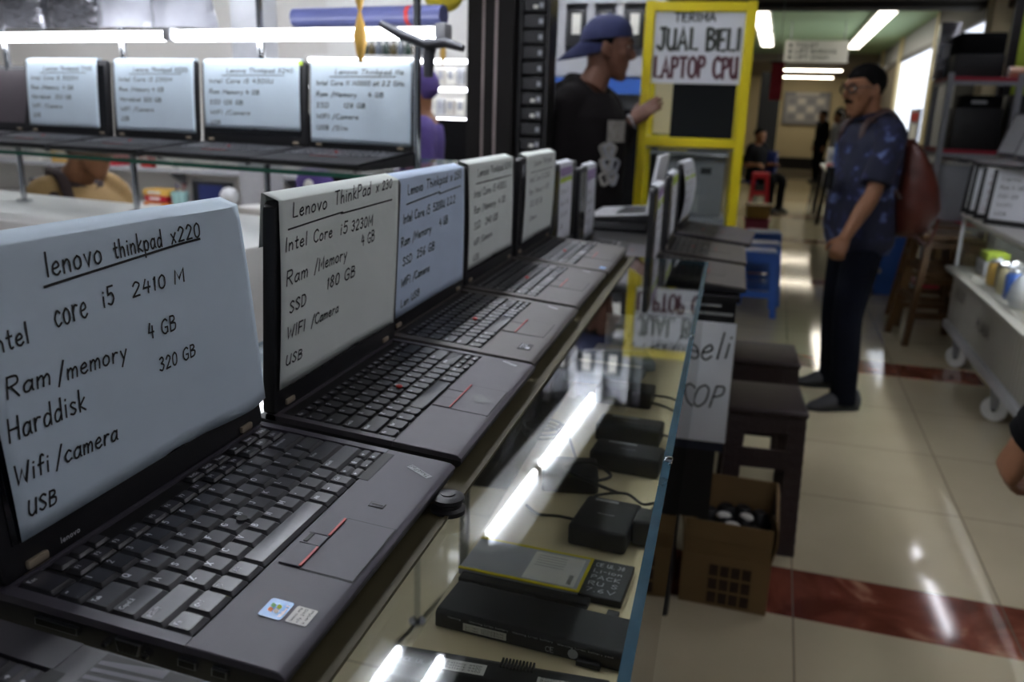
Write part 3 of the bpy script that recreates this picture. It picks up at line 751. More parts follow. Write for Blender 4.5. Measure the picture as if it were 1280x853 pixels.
s = MB(M_kbwell, M_soft); s.M = D; s.b2(.1985,.2065,-.1705,-.158,-.0002,.0004); s.m(M_soft).b2(.1993,.2057,-.1697,-.1588,0,.0007); s.m(M_kbwell).b2(.2016,.2034,-.1690,-.1595,.0006,.0009); s.build('fingerprint_reader', r1)
def logo(root, x, y, deck, ang=-1.05, sc=1.0):
    s = MB(M_lgrey); s.M = D @ Matrix.Translation((x,y,.0006)) @ Matrix.Rotation(ang,4,'Z')
    s.add([(-.0135*sc,-.0035*sc,0),(.0135*sc,-.0035*sc,0),(.0135*sc,.0035*sc,0),(-.0135*sc,.0035*sc,0)], [(0,1,2,3)])
    w_, st = strokes('ThinkPad'); s.m(M_ink)
    for pl in st: ribbon(s, [(-.012*sc+a*.024*sc/w_, -.0022*sc+b*.0046*sc) for a, b in pl], .0003*sc, lambda u, v: Vector((u,v,.0004)))
    return s.build('brand_badge', root)
logo(r1, .274, -.173, M_soft, 1.05); logo(L2['root'], .290, -.166, M_dark_deck, 1.05, .8); logo(L3['root'], .297, -.166, M_grey_deck, 1.05, .7); logo(L4['root'], .30, -.166, M_grey_deck, 1.05, .7)
s = MB(M_steel, M_kbwell, M_chrome); s.M = D
s.m(M_steel).prism([(-.086,-.0075),(-.104,-.0075),(-.102,-.0165),(-.088,-.0165)], -.0015, .004, 'x', .0006, 1)
s.m(M_kbwell).prism([(-.0872,-.0085),(-.1028,-.0085),(-.1008,-.0155),(-.0892,-.0155)], -.0018, .004, 'x')
s.m(M_chrome)
for i in range(3):
    for k in range(5): s.cyl((-.0022,-.0905-k*.0022,-.0098-i*.0022),(.001,-.0905-k*.0022,-.0098-i*.0022),.0004,n=5)
o = s.build('display_port', r1)
for y in (-.0815,-.1085):
    q = MB(M_chrome); q.M = D; q.cyl((-.003,y,-.012),(.002,y,-.012),.0026,n=6); q.cyl((-.005,y,-.012),(-.003,y,-.012),.0016,n=10); q.build('port_screw', r1, smooth=30)
for y0, y1 in ((-.128,-.140),(-.150,-.160),(-.03,-.06)):
    q = MB(M_steel); q.M = D; q.b2(-.0008,.002,y1,y0,-.0145,-.0095); q.m(M_kbwell).b2(-.0012,.001,y1+.001,y0-.001,-.0138,-.0102); q.build('side_port', r1)
q = MB(M_lgrey); w_, st = strokes('lenovo')
q.M = L1['Lm']
for pl in st: ribbon(q, [(.050+x*.017/w_, .0060+y*.0034) for x, y in pl], .0004, lambda u, v: Vector((u,-.0060,v)))
q.build('brand_lettering', r1)
sm = MB(mat('palm_smudge', '#0c0c0f', .4)); q = rrect(.137,.161,-.180,-.160,.0098,6); sm.M = D; sm.add([(x,y,.0010) for x,y in q],[tuple(range(len(q)))]); sm.build('smudge', L2['root'])
s = MB(M_kbwell, M_legend); s.M = D; s.b2(.045,.073,-.186,-.169,.0001,.0005); s.m(M_legend).b2(.049,.058,-.184,-.179,.0004,.0007)
for i in range(3): s.b2(.047,.071,-.1722-i*.003,-.1716-i*.003,.0004,.0007)
o = s.build('palm_sticker', L3['root']); o['label'] = 'black printed sticker'
s = MB(M_sticker_blue); s.M = D; s.b2(.02,.04,-.190,-.178,.0001,.0005); s.build('palm_sticker', L5['root'])
kn = thing('rubber_knob', 'black ribbed rubber knob on the glass under the front corner of the nearest full laptop', 'knob', (.204,.258,ZT))
q = MB(M_black); q.lathe([(.015,0),(.015,.004),(.012,.006),(.012,.009),(.014,.011),(.014,.014),(.010,.016),(.004,.0165)],18); q.build('body', kn, smooth=35)
q = MB(M_darkmetal); q.lathe([(.0065,.016),(.0065,.0172),(.003,.0178)],14); q.build('screw_cap', kn, smooth=35)

# ------------------------------------------------------------------ handwritten sheets on the front row
hl = lambda x0, x1, v: ('-', [(x0,v),(x1,v)])
sheet(L1, 'pale blue sheet hand lettered with 320 GB and Harddisk, nearest and biggest of the row', M_paper_blue, .019, .3068, .180, .001, curl=1.0, fold=.0065, group='handwritten sheets on the near row', hw=.00075, lines=[
  ('lenovo',(.0787,.1784),(.130,.1800),.0150),('thinkpad',(.142,.1801),(.196,.1818),.0130),('x220',(.207,.1824),(.2385,.1834),.0112),('-',[(.0753,.1728),(.2373,.1817)],.0009),
  ('Intel',(.024,.1405),(.0545,.1416),.0128),('core',(.0772,.1457),(.107,.1466),.0180),('i5',(.122,.1491),(.1345,.1497),.0128),('2410 M',(.1521,.1504),(.2147,.1509),.0100),
  ('Ram',(.0277,.1127),(.064,.1113),.0125),('/memory',(.0698,.1100),(.1361,.1085),.0125),('4 GB',(.1612,.1160),(.1947,.1162),.0112),
  ('320 GB',(.1675,.0891),(.2131,.0894),.0098),('Harddisk',(.0228,.0863),(.0892,.0858),.0142),
  ('Wifi',(.0211,.0583),(.0490,.0577),.0125),('/camera',(.0543,.0575),(.1135,.0545),.0125),('USB',(.0262,.0360),(.0498,.0346),.0098)])
sheet(L2, 'pale greenish sheet hand lettered with SSD 180 GB, second in the row', M_paper_cream, .004, .291, .181, .002, group='handwritten sheets on the near row', hw=.00085, lines=[
  ('Lenovo',(.0269,.1888),(.098,.1905),.0130),('ThinkPad',(.115,.1915),(.2060,.1955),.0140),('x 230',(.222,.1965),(.2687,.1985),.0100),('-',[(.0181,.1786),(.135,.1828),(.130,.1815),(.2703,.1835)]),
  ('Intel',(.011,.1586),(.055,.1594),.0125),('Core',(.068,.1594),(.110,.1598),.0122),('i5',(.128,.1594),(.146,.1594),.0125),('3230M',(.155,.1594),(.2129,.1596),.0112),
  ('Ram',(.0113,.1259),(.0560,.1275),.0135),('/Memory',(.070,.1285),(.1449,.1313),.0125),('4 GB',(.1815,.1392),(.219,.1413),.0120),
  ('SSD',(.0175,.0981),(.0522,.1001),.0110),('180 GB',(.0987,.1057),(.1667,.1079),.0120),
  ('WIFI',(.0132,.0730),(.050,.0736),.0115),('/Camera',(.064,.0738),(.1283,.0752),.0105),('USB',(.012,.0467),(.0452,.0457),.0098)])
sheet(L3, 'sky blue sheet hand lettered with SSD 256 GB, third in the row', M_paper_sky, .012, .310, .182, .0, group='handwritten sheets on the near row', hw=.00085, lines=[
  ('Lenovo',(.060,.178),(.118,.180),.0125),('Thinkpad',(.132,.1805),(.225,.184),.0125),('x 250',(.240,.184),(.292,.186),.0110),('-',[(.055,.166),(.190,.172),(.186,.169),(.290,.173)]),
  ('Intel Core i5',(.040,.142),(.145,.145),.0120),('5200U 2.2.2',(.158,.146),(.262,.150),.0110),('Ram /Memory',(.030,.112),(.150,.118),.0110),('4 GB',(.185,.121),(.225,.122),.0110),
  ('SSD',(.035,.086),(.072,.087),.0105),('256 GB',(.092,.088),(.165,.090),.0110),('WIFI /Camera',(.030,.058),(.145,.061),.0105),('Lan USB',(.030,.030),(.105,.033),.0095)])
sheet(L4, 'white sheet hand lettered with an underlined heading, next after the sky blue sheet', M_paper_cream, .004, .300, .175, .004, group='handwritten sheets on the near row', hw=.0008, lines=[
  ('Lenovo Thinkpad X240',(.055,.180),(.285,.184),.0125),hl(.045,.285,.169),('Intel Core i5 4300U',(.03,.146),(.245,.149),.0120),('Ram /Memory  4 GB',(.03,.119),(.240,.122),.0115),('SSD   240 GB',(.03,.092),(.185,.094),.0115),('WIFI /Camera',(.03,.064),(.150,.066),.0105),('USB',(.03,.038),(.065,.038),.0100)])
sheet(L5, 'tilted white hand lettered sheet on the far laptop of the near counter', M_paper_cream, .040, .335, .178, .0, group='handwritten sheets on the near row', hw=.0008, lines=[
  ('Lenovo Thinkpad',(.110,.178),(.290,.181),.0125),hl(.085,.305,.166),('Intel Core i5 6200U',(.075,.145),(.280,.147),.0120),('Ram /Memory 4 GB',(.075,.119),(.270,.121),.0115),('SSD 128 GB',(.09,.093),(.205,.094),.0115),('/Camera',(.09,.062),(.16,.063),.0105)])

# ------------------------------------------------------------------ batteries and chargers on the glass counter's shelf
ZS = .840
def slab(name, label, cat, c, z, ang, body, bev=.003, group=None):
    t = thing(name, label, cat, (c[0],c[1],ZS), ang, group)
    return t
GB = 'laptop batteries on the counter shelf'
bt = thing('laptop_battery', 'long black laptop battery with a white print strip along its near side', 'battery', (.250,.430,ZS), -.10, GB)
q = MB(M_black); q.prism([(-.035,0),(.032,0),(.035,.004),(.035,.016),(.030,.0205),(-.030,.0205),(-.035,.017)], -.106, .106, 'x', .0018); q.build('case', bt, smooth=35)
q = MB(M_labelwhite, M_ink); q.b2(-.072,-.022,-.0356,-.0348,.004,.0125); q.m(M_ink)
for k in range(2):
    w_, st = strokes('Li-ion 1OO58NM')
    for pl in st: ribbon(q, [(-.069+x*.044/w_, .0055+k*.0034+y*.0022) for x, y in pl], .0002, lambda u, v: Vector((u,-.0360,v)))
q.build('side_label', bt)
q = MB(M_lgrey)
for x0, x1, z in ((-.09,-.075,.015),(-.065,-.02,.0155),(-.015,.03,.0155),(.035,.095,.0145)):
    w_, st = strokes('Warning Li-ion battery pack'[:int((x1-x0)*500)])
    for pl in st: ribbon(q, [(x0+x*(x1-x0)/w_, z+y*.002) for x, y in pl], .00022, lambda u, v: Vector((u,-.0355,v)))
w_, st = strokes('CE')
for pl in st: ribbon(q, [(.022+x*.009/w_, .004+y*.006) for x, y in pl], .0004, lambda u, v: Vector((u,-.0358,v)))
q.cyl((.052,-.0352,.008),(.052,-.0358,.008),.0055,n=16); q.build('print', bt)
q = MB(M_black); q.rbox((.070,-.037,.003),(.026,.010,.006),.001); q.build('latch', bt, smooth=30)

sv = thing('laptop_battery', 'flat silver laptop battery with yellow tape edges and a black printed end', 'battery', (.232,.545,ZS), -.075, GB)
q = MB(M_lgrey); q.rbox((-.022,.004,.005),(.150,.082,.009),.0015); q.build('cells', sv, smooth=30)
q = MB(M_yellow)
for y in (-.035,.043): q.b2(-.097,.053,y-.0022,y+.0022,.0085,.0098)
q.b2(.051,.055,-.037,.045,.0085,.0098); q.build('tape', sv)
q = MB(M_labelwhite, M_ink); q.b2(-.018,.046,-.030,.036,.0094,.0099); q.m(M_ink)
for k in range(8): q.b2(.036+k*.0007,.0363+k*.0007,-.026,-.005,.0099,.0101)
for k in range(5): q.b2(-.012,.025,.028-k*.006,.0284-k*.006,.0099,.0101)
q.build('label_plate', sv)
q = MB(M_black, M_lgrey); q.rbox((.080,.003,.005),(.052,.084,.0098),.0015); q.m(M_lgrey)
for k, tx in enumerate(('CE UL 38','Li-ion','PACK','RU S','7.6V')):
    w_, st = strokes(tx)
    for pl in st: ribbon(q, [(.060+x*.036/w_, .028-k*.0145+y*.008) for x, y in pl], .0005, lambda u, v: Vector((u,v,.0101)))
q.build('control_board', sv)
q = MB(M_black); q.rbox((-.010,-.046,.0035),(.160,.016,.007),.001)
for x in (-.07,.0,.062,.1): q.rbox((x,-.055,.002),(.014,.012,.004),.001)
for x in (-.05,.03,): q.rbox((x,.050,.002),(.012,.012,.004),.001)
q.build('frame', sv, smooth=30)
lo = thing('laptop_battery', 'curved black laptop battery with white labels cut off by the bottom edge', 'battery', (.235,.322,ZS), .03, GB)
q = MB(M_black); q.prism([(-.026,0),(.024,0),(.027,.005),(.026,.014),(.016,.0195),(-.012,.0205),(-.024,.016),(-.027,.008)], -.108, .108, 'x', .0016); q.build('case', lo, smooth=35)
q = MB(M_labelwhite, M_ink); q.b2(-.055,-.012,-.008,.008,.0200,.0209); q.b2(.040,.085,-.012,.004,.0198,.0210); q.m(M_ink)
for cx in (-.052,.043):
    for k in range(3):
        w_, st = strokes('Battery 4400')
        for pl in st: ribbon(q, [(cx+x*.036/w_, .002-k*.004+y*.0028) for x, y in pl], .0002, lambda u, v: Vector((u,v,.0212)))
q.build('label_plate', lo)
q = MB(M_black)
for k in range(10): q.b2(.0+k*.0035,.002+k*.0035,.010,.024,.017,.0212)
q.build('contact_comb', lo)
q = MB(M_lgrey)
for k, tx in enumerate(('CE','UL','38')):
    w_, st = strokes(tx)
    for pl in st: ribbon(q, [(-.095+k*.013+x*.009/w_, -.006+y*.006) for x, y in pl], .0004, lambda u, v: Vector((u,v,.0211)))
q.build('print', lo)
GC = 'laptop chargers on the counter shelf'
def brick(label, c, ang, size, cable_to=None, lab=True, name='laptop_charger', wall=False, loops=()):
    t = thing(name, label, 'charger', (c[0],c[1],ZS), ang, GC)
    q = MB(M_black); q.rbox((0,0,size[2]/2),size,.005,3); q.build('case', t, smooth=40)
    if lab:
        q = MB(M_lgrey); w_, st = strokes('lenovo')
        for pl in st: ribbon(q, [(-.012+x*.024/w_, -.004+y*.005) for x, y in pl], .00035, lambda u, v: Vector((u,v,size[2]+.0003)))
        q.b2(-size[0]*.32,size[0]*.1,size[1]*.5-.014,size[1]*.5-.008,size[2],size[2]+.0004)
        q.build('top_label', t)
    if wall:
        q = MB(M_black); q.rbox((size[0]/2+.014,.004,.020),(.028,.044,.036),.005,3); q.build('plug_head', t, smooth=40)
        for dy in (-.0095,.0095):
            q = MB(M_chrome); q.cyl((size[0]/2+.027,.004+dy,.022),(size[0]/2+.046,.004+dy,.022),.0022,n=8); q.build('prong', t, smooth=40)
    for lp in loops:
        q = MB(M_black); q.tube(lp, .0025 if not wall else .0022, 8, 6); q.build('cable', t, smooth=60)
    return t
brick('square black wall charger with two metal prongs on the counter shelf', (.291,.672,0), -.12, (.078,.098,.030), wall=True, loops=[[(-.039,.0,.012),(-.07,.012,.006),(-.10,.01,.004),(-.125,.03,.003)],[(-.02,.05,.01),(-.04,.09,.008),(.0,.11,.012),(.03,.09,.01),(.05,.08,.02),(.055,.04,.03),(.05,.02,.03)]])
brick('black charger brick lying just behind the square wall charger', (.292,.905,0), -.09, (.112,.062,.032), loops=[[(.056,.0,.016),(.075,.0,.016),(.082,.03,.006),(.074,.07,.004)]])
brick('black charger brick in the middle of the charger pile, behind two others', (.282,1.030,0), -.08, (.112,.060,.032), loops=[[(.056,.0,.016),(.076,-.01,.016),(.086,-.04,.006),(.076,-.08,.004)]])
brick('black charger brick furthest back with two thick cables towards the front glass', (.250,1.225,0), -.06, (.110,.064,.034), loops=[[(.055,.01,.017),(.085,.012,.016),(.110,.0,.01),(.116,-.03,.004)],[(.055,-.02,.012),(.08,-.026,.010),(.112,-.04,.004)]])
brick('small black charger half hidden left of the square wall charger', (.215,.815,0), .2, (.085,.075,.030), lab=False, loops=[[(.0,-.03,.03),(.03,-.06,.034),(.06,-.03,.030),(.03,0,.036),(-.01,-.02,.034),(.04,-.07,.032),(.07,-.05,.012)]])
# packed goods and small clutter further along the shelf
M_blister = mat('grey_blister_pack', '#8d98a3', .2, var=.15, scale=20)
for i, (x, y, a, lb) in enumerate([(.20,1.47,.3,'grey blue blister pack lying near the laptop row inside the counter'),(.19,1.36,-.1,'grey blister pack lying under the third laptop inside the counter')]):
    t = thing('blister_pack', lb, 'pack', (x,y,ZS), a, 'packs on the counter shelf')
    q = MB(M_blister); q.rbox((0,0,.012),(.16,.11,.024),.008,3); q.build('tray', t, smooth=40)
    q = MB(M_labelwhite); q.b2(-.07,.07,.03,.048,.024,.0246); q.build('header_card', t)
cbl = thing('cable', 'thin coiled black cable lying on the shelf left of the chargers', 'cable', (.185,.99,ZS), 0)
q = MB(M_black); q.tube([(-.05+.035*math.cos(a*.9)*(1+.1*math.sin(a*3)), .035*math.sin(a*.9), .003+.0011*a) for a in range(0,22)]+[(.02,-.08,.01),(.04,-.13,.004)], .002, 7, 4); q.build('coil', cbl, smooth=60)
# ------------------------------------------------------------------ left showcase: glass shelf of laptops above a white counter
LA = math.radians(-10.1); LO = Vector((-.305, 1.593, 0))
def lw(u, y, z=0):
    c, s = math.cos(LA), math.sin(LA); return (LO.x+u*c-y*s, LO.y+u*s+y*c, z)
sc = thing('glass_showcase', 'white shop counter with chrome posts and two glass shelves of laptops, at left', 'showcase', lw(0,0,0), LA)
q = MB(M_white); q.rbox((-1.29,-.02,.53),(1.92,.50,1.06),.01); q.build('counter_body', sc, smooth=30)
q = MB(M_glass_thin, M_glassedge_green); pane(q, -2.2, .10, -.255, .40, 1.238, 1.248, 'z', M_glass_thin, M_glassedge_green); q.build('lower_glass_shelf', sc)
q = MB(M_glass_thin, M_glassedge_green); pane(q, -2.2, .08, -.06, .30, 1.578, 1.588, 'z', M_glass_thin, M_glassedge_green); q.build('upper_glass_shelf', sc)
for u, y in ((-1.53,.05),(-1.03,.05),(-.53,.05),(-.012,-.02)):
    q = MB(M_chrome); zb = 0 if u > -.1 else 1.06; q.cyl((u,y,zb),(u,y,1.74),.009,n=12); q.cyl((u,y,zb),(u,y,zb+.008),.024,n=14); q.build('post', sc, smooth=40)
    for z in (1.236,1.576):
        q = MB(M_steel); q.prism([(-.20,0),(.05,-.035),(.09,-.035),(.20,0)], u-.006, u+.006, 'x'); q.build('shelf_bracket', sc)
        sc.children[-1].location.z = z
q = MB(M_tube_show); q.cyl((-1.95,-.03,1.556),(-.78,-.03,1.556),.013,n=12); q.build('light_tube', sc, smooth=40)
q = MB(M_tube_show); q.cyl((-.745,-.03,1.556),(.05,-.03,1.556),.014,n=12); q.build('light_tube', sc, smooth=40)
for u in (-.762, .062):
    q = MB(M_lgrey); q.rbox((u,-.03,1.560),(.03,.034,.034),.005); q.build('tube_holder', sc, smooth=30)
M_arm = mat('dark_grey_arm', '#4a4b50', .5, metal=.4)
ar = thing('clamp_arm', 'jointed grey metal arm on the right end post of the left showcase, below the tube', 'arm', lw(.03,.0,1.53), LA)
q = MB(M_arm); q.tube([(-.115,-.06,.045),(-.06,-.055,.02),(0,-.05,.0)],[.008,.012,.009],10); q.build('left_arm', ar, smooth=40)
q = MB(M_arm); q.tube([(0,-.05,.0),(.05,-.05,.004),(.095,-.05,-.008)],[.012,.011,.008],10); q.build('right_arm', ar, smooth=40)
q = MB(M_arm); q.tube([(0,-.03,.01),(0,-.04,-.02),(0,-.04,-.07)],[.017,.015,.011],10); q.build('clamp', ar, smooth=40)
GL = 'laptops on the left glass shelf'
def lput(lp, u, y, z, dev=0):
    X, Y, _ = lw(u, y); lp['root'].location = (X, Y, z); lp['root'].rotation_euler = (0,0,LA+dev)
    lp['M'] = Matrix.Translation((X,Y,z)) @ Matrix.Rotation(LA+dev,4,'Z') @ lp['Lm']; return lp
M_shelfdeck = mat('matt_black_deck', '#101014', .75, spec=.2)
SX = [make_laptop('uncovered laptop with a bare dark grey screen at the left edge of the glass shelf', GL, .335, .22, M_shelfdeck, 'island', .198, math.radians(14), screen=mat('dull_screen','#4a4448',.3)),
      make_laptop('black laptop under the first sheet from the left on the glass shelf', GL, .345, .22, M_shelfdeck, 'island', .208, math.radians(3)),
      make_laptop('black laptop under the second sheet from the left on the glass shelf', GL, .315, .22, M_shelfdeck, 'island', .208, math.radians(3)),
      make_laptop('black laptop under the tilted sheet with a yellow mark on the glass shelf', GL, .345, .22, M_shelfdeck, 'island', .208, math.radians(3)),
      make_laptop('black laptop at the right end of the left glass shelf, under the widest sheet', GL, .305, .23, M_shelfdeck, 'island', .207, math.radians(2))]
for lp, u, y, dv in zip(SX, (-1.745,-1.392,-1.030,-.695,-.338), (0,0,0,0,0), (.02,0,0,0,-.01)): lput(lp, u, y, 1.248, dv)
GS = 'sheets on the left glass shelf'
def left_lines(w0, w1, seed, rows=6):
    rn = random.Random(seed); T = [['Lenovo Thinkpad T430','Intel Core i5 3320M','Ram /Memory  4 GB','Harddisk  320 GB','WIFI /Camera','USB'],
        ['Lenovo Thinkpad X220i','Intel Core i3 2310M','Ram /Memory 4 GB','Harddisk 320 GB','WIFI /Camera','USB'],
        ['Lenovo Thinkpad X240','Intel Core i5 4300U','Ram Memory 4 GB','SSD 128 GB','WIFI /Camera','USB'],
        ['Lenovo Thinkpad 11e','Intel Core N M3000 at 2.2 GHz','Ram /Memory    4 GB','SSD     128 GB','WIFI /Camera','USB /Slim']][seed]
    out = []; W = w1-w0
    for i, tx in enumerate(T[:rows]):
        v = .178-i*.027; a = w0+W*(.25 if i == 0 else .06); n = len(tx)/24
        out.append((tx, (a, v), (min(w1-.02, a+W*.85*n), v+.002*rn.random()), .011))
    out.append(('-', [(w0+W*.2,.171),(w0+W*.85,.173)])); return out
sheet(SX[1], 'white sheet on the first papered laptop from the left of the glass shelf', M_paper_blue, .010, .305, .190, .0, lines=left_lines(.010,.305,0), group=GS, hw=.0009)
sheet(SX[2], 'white sheet on the second papered laptop of the glass shelf, nearly square', M_paper_blue, .012, .308, .190, .002, lines=left_lines(.012,.308,1), group=GS, hw=.0009)
o4 = sheet(SX[3], 'crooked white sheet with a yellow marker corner on the third papered laptop', M_paper_blue, .008, .325, .172, .003, lines=left_lines(.008,.325,2), group=GS, hw=.0009)
q = MB(M_highlight); q.b2(.322,.334,-.0078,-.0066,.198,.208); q.build('corner_mark', o4)
sheet(SX[4], 'wide white sheet on the rightmost laptop of the glass shelf beside the dark pillar', M_paper_blue, .006, .302, .195, .0, lines=left_lines(.006,.302,3), group=GS, hw=.0009)

# goods on the upper glass shelf
def bag(label, u, y, sx, sz, mt, seed, group='film bags on the upper glass shelf'):
    q = MB(mt); rn = random.Random(seed); nu, nv = 18, 10; rings = []
    for j in range(nv+1):
        v = j/nv; ring = []
        for i in range(nu):
            an = 2*PI*i/nu; k = 1+.16*noise.noise(Vector((math.cos(an)*2+seed, math.sin(an)*2, v*3)))
            tp = (1-.75*v**3)
            ring.append((sx/2*math.cos(an)*k*(1-.2*v), .07*math.sin(an)*k*tp, sz*v*(1+.1*math.sin(an*3+seed))))
        rings.append(ring)
    q.loft(rings); t = thing('film_bag', label, 'bag', lw(u,y,1.588), LA, group); o = q.build('bag', t, smooth=50)
    q = MB(M_lgrey); q.tube([(-sx*.2,-.0,sz*.98),(0,-.02,sz*1.04),(sx*.2,0,sz*.98)], .008, 8, 4); q.build('twisted_neck', t, smooth=50)
bag('silver film bag furthest left on the upper glass shelf', -1.50, .10, .26, .22, M_foil, 1)
bag('silver film bag second from left on the upper glass shelf', -1.27, .12, .26, .20, M_foil, 2)
bag('pale clear film bag third from left on the upper glass shelf', -1.04, .10, .24, .20, M_clearbag, 3)
bag('pale crumpled film bag in front of the grey column', -.86, .12, .20, .19, M_clearbag, 4)
rl = thing('banner_roll', 'long blue grey banner roll lying on the upper glass shelf', 'roll', lw(-.24,.12,1.588), LA)
q = MB(mat('blue_vinyl', '#4a4f78', .35, var=.25, scale=6)); q.cyl((-.23,0,.024),(.22,0,.024),.024,n=16); q.build('roll', rl, smooth=40)
q = MB(M_labelwhite); q.cyl((-.235,0,.024),(-.23,0,.024),.02,n=16); q.build('end_cap', rl, smooth=40); q = MB(M_red); q.cyl((.12,0,.024),(.132,0,.024),.0246,n=16); q.build('red_band', rl, smooth=40)
def ornament(label, loc, n, sc_, mt, name='hanging_ornament'):
    t = thing(name, label, 'ornament', loc)
    q = MB(mt); z = 0
    for k in range(n):
        q.lathe([(.002*sc_,z),(.007*sc_,z-.02*sc_),(.015*sc_,z-.050*sc_),(.008*sc_,z-.085*sc_),(.004*sc_,z-.10*sc_)],14); z -= .10*sc_
    q.build('spindle', t, smooth=50)
    q = MB(M_lgrey); q.cyl((0,0,0),(0,0,2.5-loc[2]),.0015,n=6); q.build('string', t)
    return t
ornament('yellow spindle ornament hanging in front of the left shelf tube', lw(-.135,-.07,1.72), 2, 1.15, M_sand)
ln_ = thing('paper_lantern', 'round yellow paper lantern at the top edge beside the dark pillar', 'lantern', (-.665,2.76,1.79))
q = MB(mat('yellow_lantern_paper', '#e0cc3a', .6, var=.15, scale=40)); q.ball((0,0,0),(.072,.072,.058),20,14); q.build('globe', ln_, smooth=60)
q = MB(M_sand); q.lathe([(.012,-.056),(.014,-.12),(.006,-.16),(.012,-.20),(.004,-.24)],12); q.build('tassel', ln_, smooth=50)
q = MB(M_lgrey); q.cyl((0,0,.056),(0,0,.725),.002,n=6); q.build('string', ln_)

# back bench and wall shelf of the left shop
c_, s_ = math.cos(YAWC), math.sin(YAWC)
def cf(u, v, z=0): return (u*c_-v*s_, u*s_+v*c_, z)
def bf(u, v, z): return cf(u-.50, v, z-.12)
def wf(u, v, z): return cf(u-.66, v, z-.10)
bw = thing('work_bench', 'white back bench of the left shop carrying a monitor and small boxes', 'bench', cf(-3.9,4.45,-.12), YAWC)
q = MB(M_white); q.rbox((0,0,.80),(2.9,.56,.04),.006); q.build('bench_top', bw, smooth=30)
q = MB(M_white)
q.b2(-1.43,1.43,.2,.27,.13,.78); q.build('back_panel', bw)
for x in (-1.42,0,1.42):
    q = MB(M_white); q.b2(x-.02,x+.02,-.26,.26,.12,.78); q.build('leg_panel', bw)
ws = thing('wall_shelf', 'white wall shelf with boxes above the back bench of the left shop', 'shelf', wf(-3.3,4.62,1.03), YAWC)
q = MB(M_lgrey); q.rbox((0,0,0),(2.9,.24,.025),.004); q.build('board', ws, smooth=30)
for x in (-1.4,-.5,.4,1.3):
    q = MB(M_steel); q.prism([(.11,-.0125),(-.08,-.0125),(.11,-.12)], x-.008, x+.008, 'x'); q.build('bracket', ws)
rn = random.Random(5)
def carton(label, u, v, z, sz, mt, group, fr, name='carton'):
    t = thing(name, label, 'box', fr(u,v,z), YAWC, group)
    q = MB(mt); q.rbox((0,0,sz[2]/2),sz,.004); q.build('body', t, smooth=30)
    q = MB(M_labelwhite if mt is not M_labelwhite else M_lgrey); q.b2(-sz[0]*.3,sz[0]*.2,-sz[1]/2-.001,-sz[1]/2,sz[2]*.3,sz[2]*.75); q.build('front_label', t)
    return t
GB2 = 'boxes on the back wall shelf of the left shop'
for u, wd, h, mt, lb in [(-3.05,.09,.10,M_red,'red box on the back wall shelf above the yellow boxes'),(-2.90,.13,.10,M_labelwhite,'white box right of the red box on the back wall shelf'),(-2.70,.16,.09,M_labelwhite,'wide white box at the end of the back wall shelf'),(-3.35,.10,.09,M_redplastic,'small crimson box behind the tan jacket on the back wall shelf'),(-3.75,.22,.10,M_sand,'sand coloured box at the left of the back wall shelf'),(-4.05,.18,.12,M_labelwhite,'white box furthest left on the back wall shelf')]:
    carton(lb, u, 4.60, 1.043, (wd,.16,h), mt, GB2, wf)
carton('dark blue box low behind the tan jacket on the back bench', -3.95, 4.45, .82, (.22,.2,.14), mat('navy_box','#20243f',.6), None, bf)
GB3 = 'coloured boxes on the back bench'
for z, wd, mt, lb in [(.82,.20,M_orange,'orange box at the bottom of the bright pile on the back bench'),(.865,.17,M_redplastic,'red box in the middle of the bright pile on the back bench'),(.905,.20,M_sand,'yellow box on top of the bright pile on the back bench')]:
    carton(lb, -2.95, 4.35, z, (wd,.14,.04), mt, GB3, bf)
tb = thing('pen_tub', 'pale teal plastic tub with pens on the back bench', 'tub', bf(-2.79,4.32,.82), YAWC)
q = MB(M_teal); q.lathe([(.045,0),(.056,.12),(.053,.12),(.043,.006)],16); q.build('tub', tb, smooth=40)
for k in range(3):
    q = MB([M_purple,M_grey,M_red][k]); q.cyl((-.02+k*.02,0,.01),(-.03+k*.03,.01,.17),.004,n=8); q.build('pen', tb, smooth=40)
mo = thing('monitor', 'small dark monitor with a blue picture on the back bench of the left shop', 'monitor', bf(-2.56,4.36,.82), YAWC)
q = MB(M_black); q.rbox((0,0,.10),(.30,.03,.19),.006); q.rbox((0,.03,.01),(.14,.12,.02),.004); q.cyl((0,.03,.01),(0,.02,.06),.02); q.build('case', mo, smooth=30)
q = MB(emit('monitor_picture','#141d4a',.12)); q.b2(-.10,.09,-.0165,-.0155,.03,.17); q.build('screen', mo)
fl = thing('desk_lamp', 'silver dome desk lamp right of the small monitor', 'lamp', bf(-2.36,4.25,.82), YAWC)
q = MB(M_silver); q.lathe([(.012,.05),(.03,.06),(.055,.09),(.06,.13),(.04,.165),(.01,.175)],18); q.build('dome', fl, smooth=50)
q = MB(M_darkmetal); q.lathe([(.05,0),(.05,.012),(.012,.02),(.010,.06)],16); q.build('stand', fl, smooth=40)
cl = thing('orange_column', 'orange red upright pipe at the right of the desk lamp', 'pipe', cf(-2.92,4.62,0), YAWC)
q = MB(mat('orange_red_paint','#b2502f',.5)); q.cyl((0,0,0),(0,0,2.5),.026,n=16); q.build('pipe', cl, smooth=40)
q = MB(M_lgrey); q.rbox((0,0,2.0),(.07,.07,.02),.004); q.build('pipe_clamp', cl)
pb = thing('purple_bag', 'purple and white bag hanging under the right end of the left glass shelf', 'bag', (-1.36,3.05,.95), -.3)
